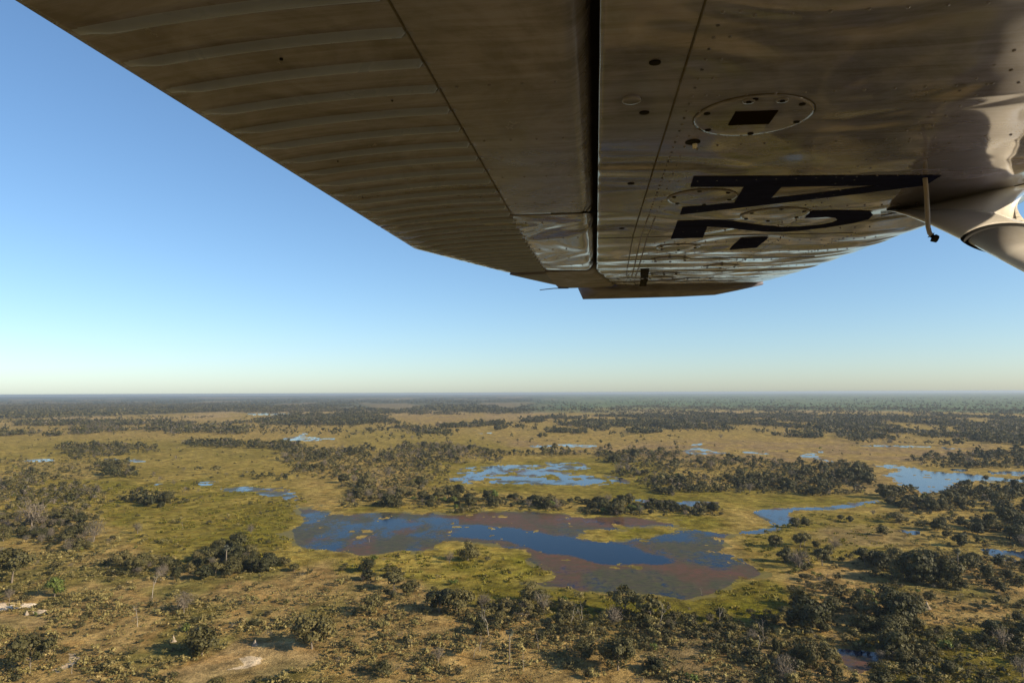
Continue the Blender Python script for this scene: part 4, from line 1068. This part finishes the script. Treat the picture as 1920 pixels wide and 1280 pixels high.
tag(letter('registration_letter', [(437, 857), (400, 952), (575, 945), (600, 885), (700, 890), (800, 903), (900, 912), (1000, 914), (1100, 908), (1250, 890), (1400, 866), (1480, 845), (1505, 820), (1490, 804), (1440, 798), (1300, 797), (1165, 800), (1130, 838), (1250, 833), (1300, 838), (1312, 850), (1280, 866), (1200, 880), (1100, 888), (1000, 890), (900, 881), (800, 865), (700, 853), (600, 850)]), 'digit 2')
tag(letter('registration_letter', [(780, 950), (935, 942), (870, 1000), (720, 1012)]), 'hyphen')

# ---- drooped wing tip
def tip():
    inner = [(1100, 536), (1163, 543), (1200, 544), (1270, 544.5), (1335, 543.5), (1395, 540), (1432, 532.5)]
    outer = [(1084, 541), (1093, 561), (1180, 559), (1270, 556.5), (1340, 553), (1380, 545), (1430, 534)]
    rows = []
    for k, (q0, q1) in enumerate(zip(inner, outer)):
        a = np.array(at_span(*q0, 11.02)); b_ = np.array(at_span(*q1, 11.35))
        mid = (a + b_) / 2 + np.array([0, .05, .02])
        top = a + np.array([0, .1, .28 * math.sin(math.pi * (k + .5) / 7)]); out = b_ + np.array([0, .10, .06])
        rows.append(np.array([W3n(*p) for p in (a, mid, b_, out, (out + top) / 2 + np.array([0, .06, .03]), top)]))
    return grid_mesh('wing_tip', np.array(rows), P_TIP, craft, True)
tp = tip()
q0, q1 = at_span(1066, 540, 10.7), at_span(1012, 543.5, 10.7)
V, F = tube([W3(*q0), W3(*[(a * .5 + b * .5) + (0, 0, .01)[i] for i, (a, b) in enumerate(zip(q0, q1))]), W3(*q1)], [.0035, .003, .0025], 6); link('static_wick', mesh_np('static_wick', V, F, [P_BLACK]), ail)

# ---- strut and its cuff
def foil(cf, ct, s_at, zc, th, n=22, lean=0.0):
    """closed teardrop section between front cf and tail ct round height zc"""
    a = np.linspace(0, 2 * math.pi, n, endpoint=False); t = .5 + .5 * np.cos(a)               # 1 = nose
    c = ct + (cf - ct) * t
    y = np.sin(a) * th * (np.power(t, .35) * .62 + .38 * np.sqrt(np.clip(t * (1 - t) * 4, 0, 1)) * 1.0)
    y = np.sin(a) * th * np.power(t + .01, .16)
    return c, y
# the strut's trailing edge is the line through two sighted points with one chord position
_a = at_span(1820, 455, 3.6); CT = _a[0]
_lo, _hi = 2.0, 3.6
for _ in range(40):
    _m = (_lo + _hi) / 2
    if at_span(1920, 507, _m)[0] > CT: _hi = _m
    else: _lo = _m
_b = at_span(1920, 507, _lo)
tanS = (_a[2] - _b[2]) / (_a[1] - _b[1])
print('strut', CT, _a, _b, tanS)
def strut_axis(s): return _a[2] + tanS * (s - _a[1])
def ring(s, cf, ct, th):
    c, y = foil(cf, ct, s, 0, th, 40)
    return c, s + y * .42, strut_axis(s) + y * .91, y
S_TOPT = _a[1] + (1.0 - _a[2]) / tanS
q_tail, q_mid, q_front = on_skin(1657, 402), on_skin(1845, 362), on_skin(1920, 345)
print('cuff', S_TOPT, q_tail, q_mid, q_front)
rows = []
for s in np.linspace(3.62, -.8, 16):
    c, ss, z, y = ring(s, CT + .37, CT, .095); rows.append(W3n(c, ss, z))
strut = grid_mesh('strut', np.array(rows), P_STRUT, craft, True)
rows = []
c0, s0, z0_, y0 = ring(3.64, CT + .40, CT - .005, .102)
fr = np.clip((c0 - CT) / .40, 0, 1)
ct_ = q_tail[0] + fr * (3.02 - q_tail[0])
low_s = np.interp(ct_, [q_tail[0], q_mid[0], q_front[0], 2.8, 3.02], [q_tail[1], q_mid[1], q_front[1], q_front[1] + .12, q_front[1] + .5])
st_ = np.where(y0 <= 0, low_s, q_tail[1] + .62 * np.sin(np.pi * np.clip(fr, 0, 1) * .5))
zt_ = z_low(np.minimum(ct_, c_le(st_) - .03), st_) + .012
for t in np.linspace(0, 1, 18):
    e = t ** 2.0; L = (S_TOPT - 3.64) * t
    rows.append(W3n((1 - e) * c0 + e * ct_, (1 - e) * (s0 + L) + e * st_, (1 - e) * (z0_ + L * tanS) + e * zt_))
cuff = grid_mesh('strut_cuff', np.array(rows), P_STRUT, craft, True)
rows = []
for s, k in ((3.655, .098), (3.648, .108), (3.632, .108), (3.625, .098)):
    c, ss, z, y = ring(s, CT + .405, CT - .02, k); rows.append(W3n(c, ss, z))
grid_mesh('gasket', np.array(rows), P_BLACK, strut, True)
strip('skin_seam', [(q_tail[0], q_tail[1] + .04), q_mid, q_front], .012, P_SEAL, wing, .003, sub=8)

# ---- fuel vent tube behind the strut
pp = [at_span(1733, 318, 3.95), at_span(1737, 360, 3.93), at_span(1739, 400, 3.90), at_span(1740, 425, 3.88), at_span(1743, 437, 3.87), at_span(1748, 443, 3.86)]
V, F = tube([W3(*p) for p in pp], [.0050] * 6, 10); vent = link('vent_tube', mesh_np('vent_tube', V, F, [P_TUBE], smooth_shade=True), craft)
q = [at_span(1745.5, 441, 3.86), at_span(1750, 446, 3.86), at_span(1757.5, 448.5, 3.86)]
V, F = tube([W3(*p) for p in q], [.0085, .0095, .008], 10); link('cap', mesh_np('cap', V, F, [P_BLACK], smooth_shade=True), vent)

# ------------------------------------------------------------------ haze over the flats
def haze():
    b = bmesh.new(); bmesh.ops.create_cube(b, size=1)
    L = 45000
    for v in b.verts: v.co = (v.co.x * 2 * L, v.co.y * 2 * L, -1.5 if v.co.z < 0 else 101.8)
    me = bpy.data.meshes.new('haze'); b.to_mesh(me); b.free()
    g = NT('thin_blue_haze'); g.t.nodes.remove(g.b)
    pv = g.n('ShaderNodeVolumePrincipled'); pv.inputs['Density'].default_value = HAZE; pv.inputs['Color'].default_value = (.52, .625, .74, 1); pv.inputs['Anisotropy'].default_value = .2
    g.l(pv.outputs[0], g.out.inputs['Volume'])
    me.materials.append(g.m)
    tag(link('haze', me), 'thin blue haze lying over the flats', 'haze', None, 'stuff')
HAZE = 5.4e-5
haze()
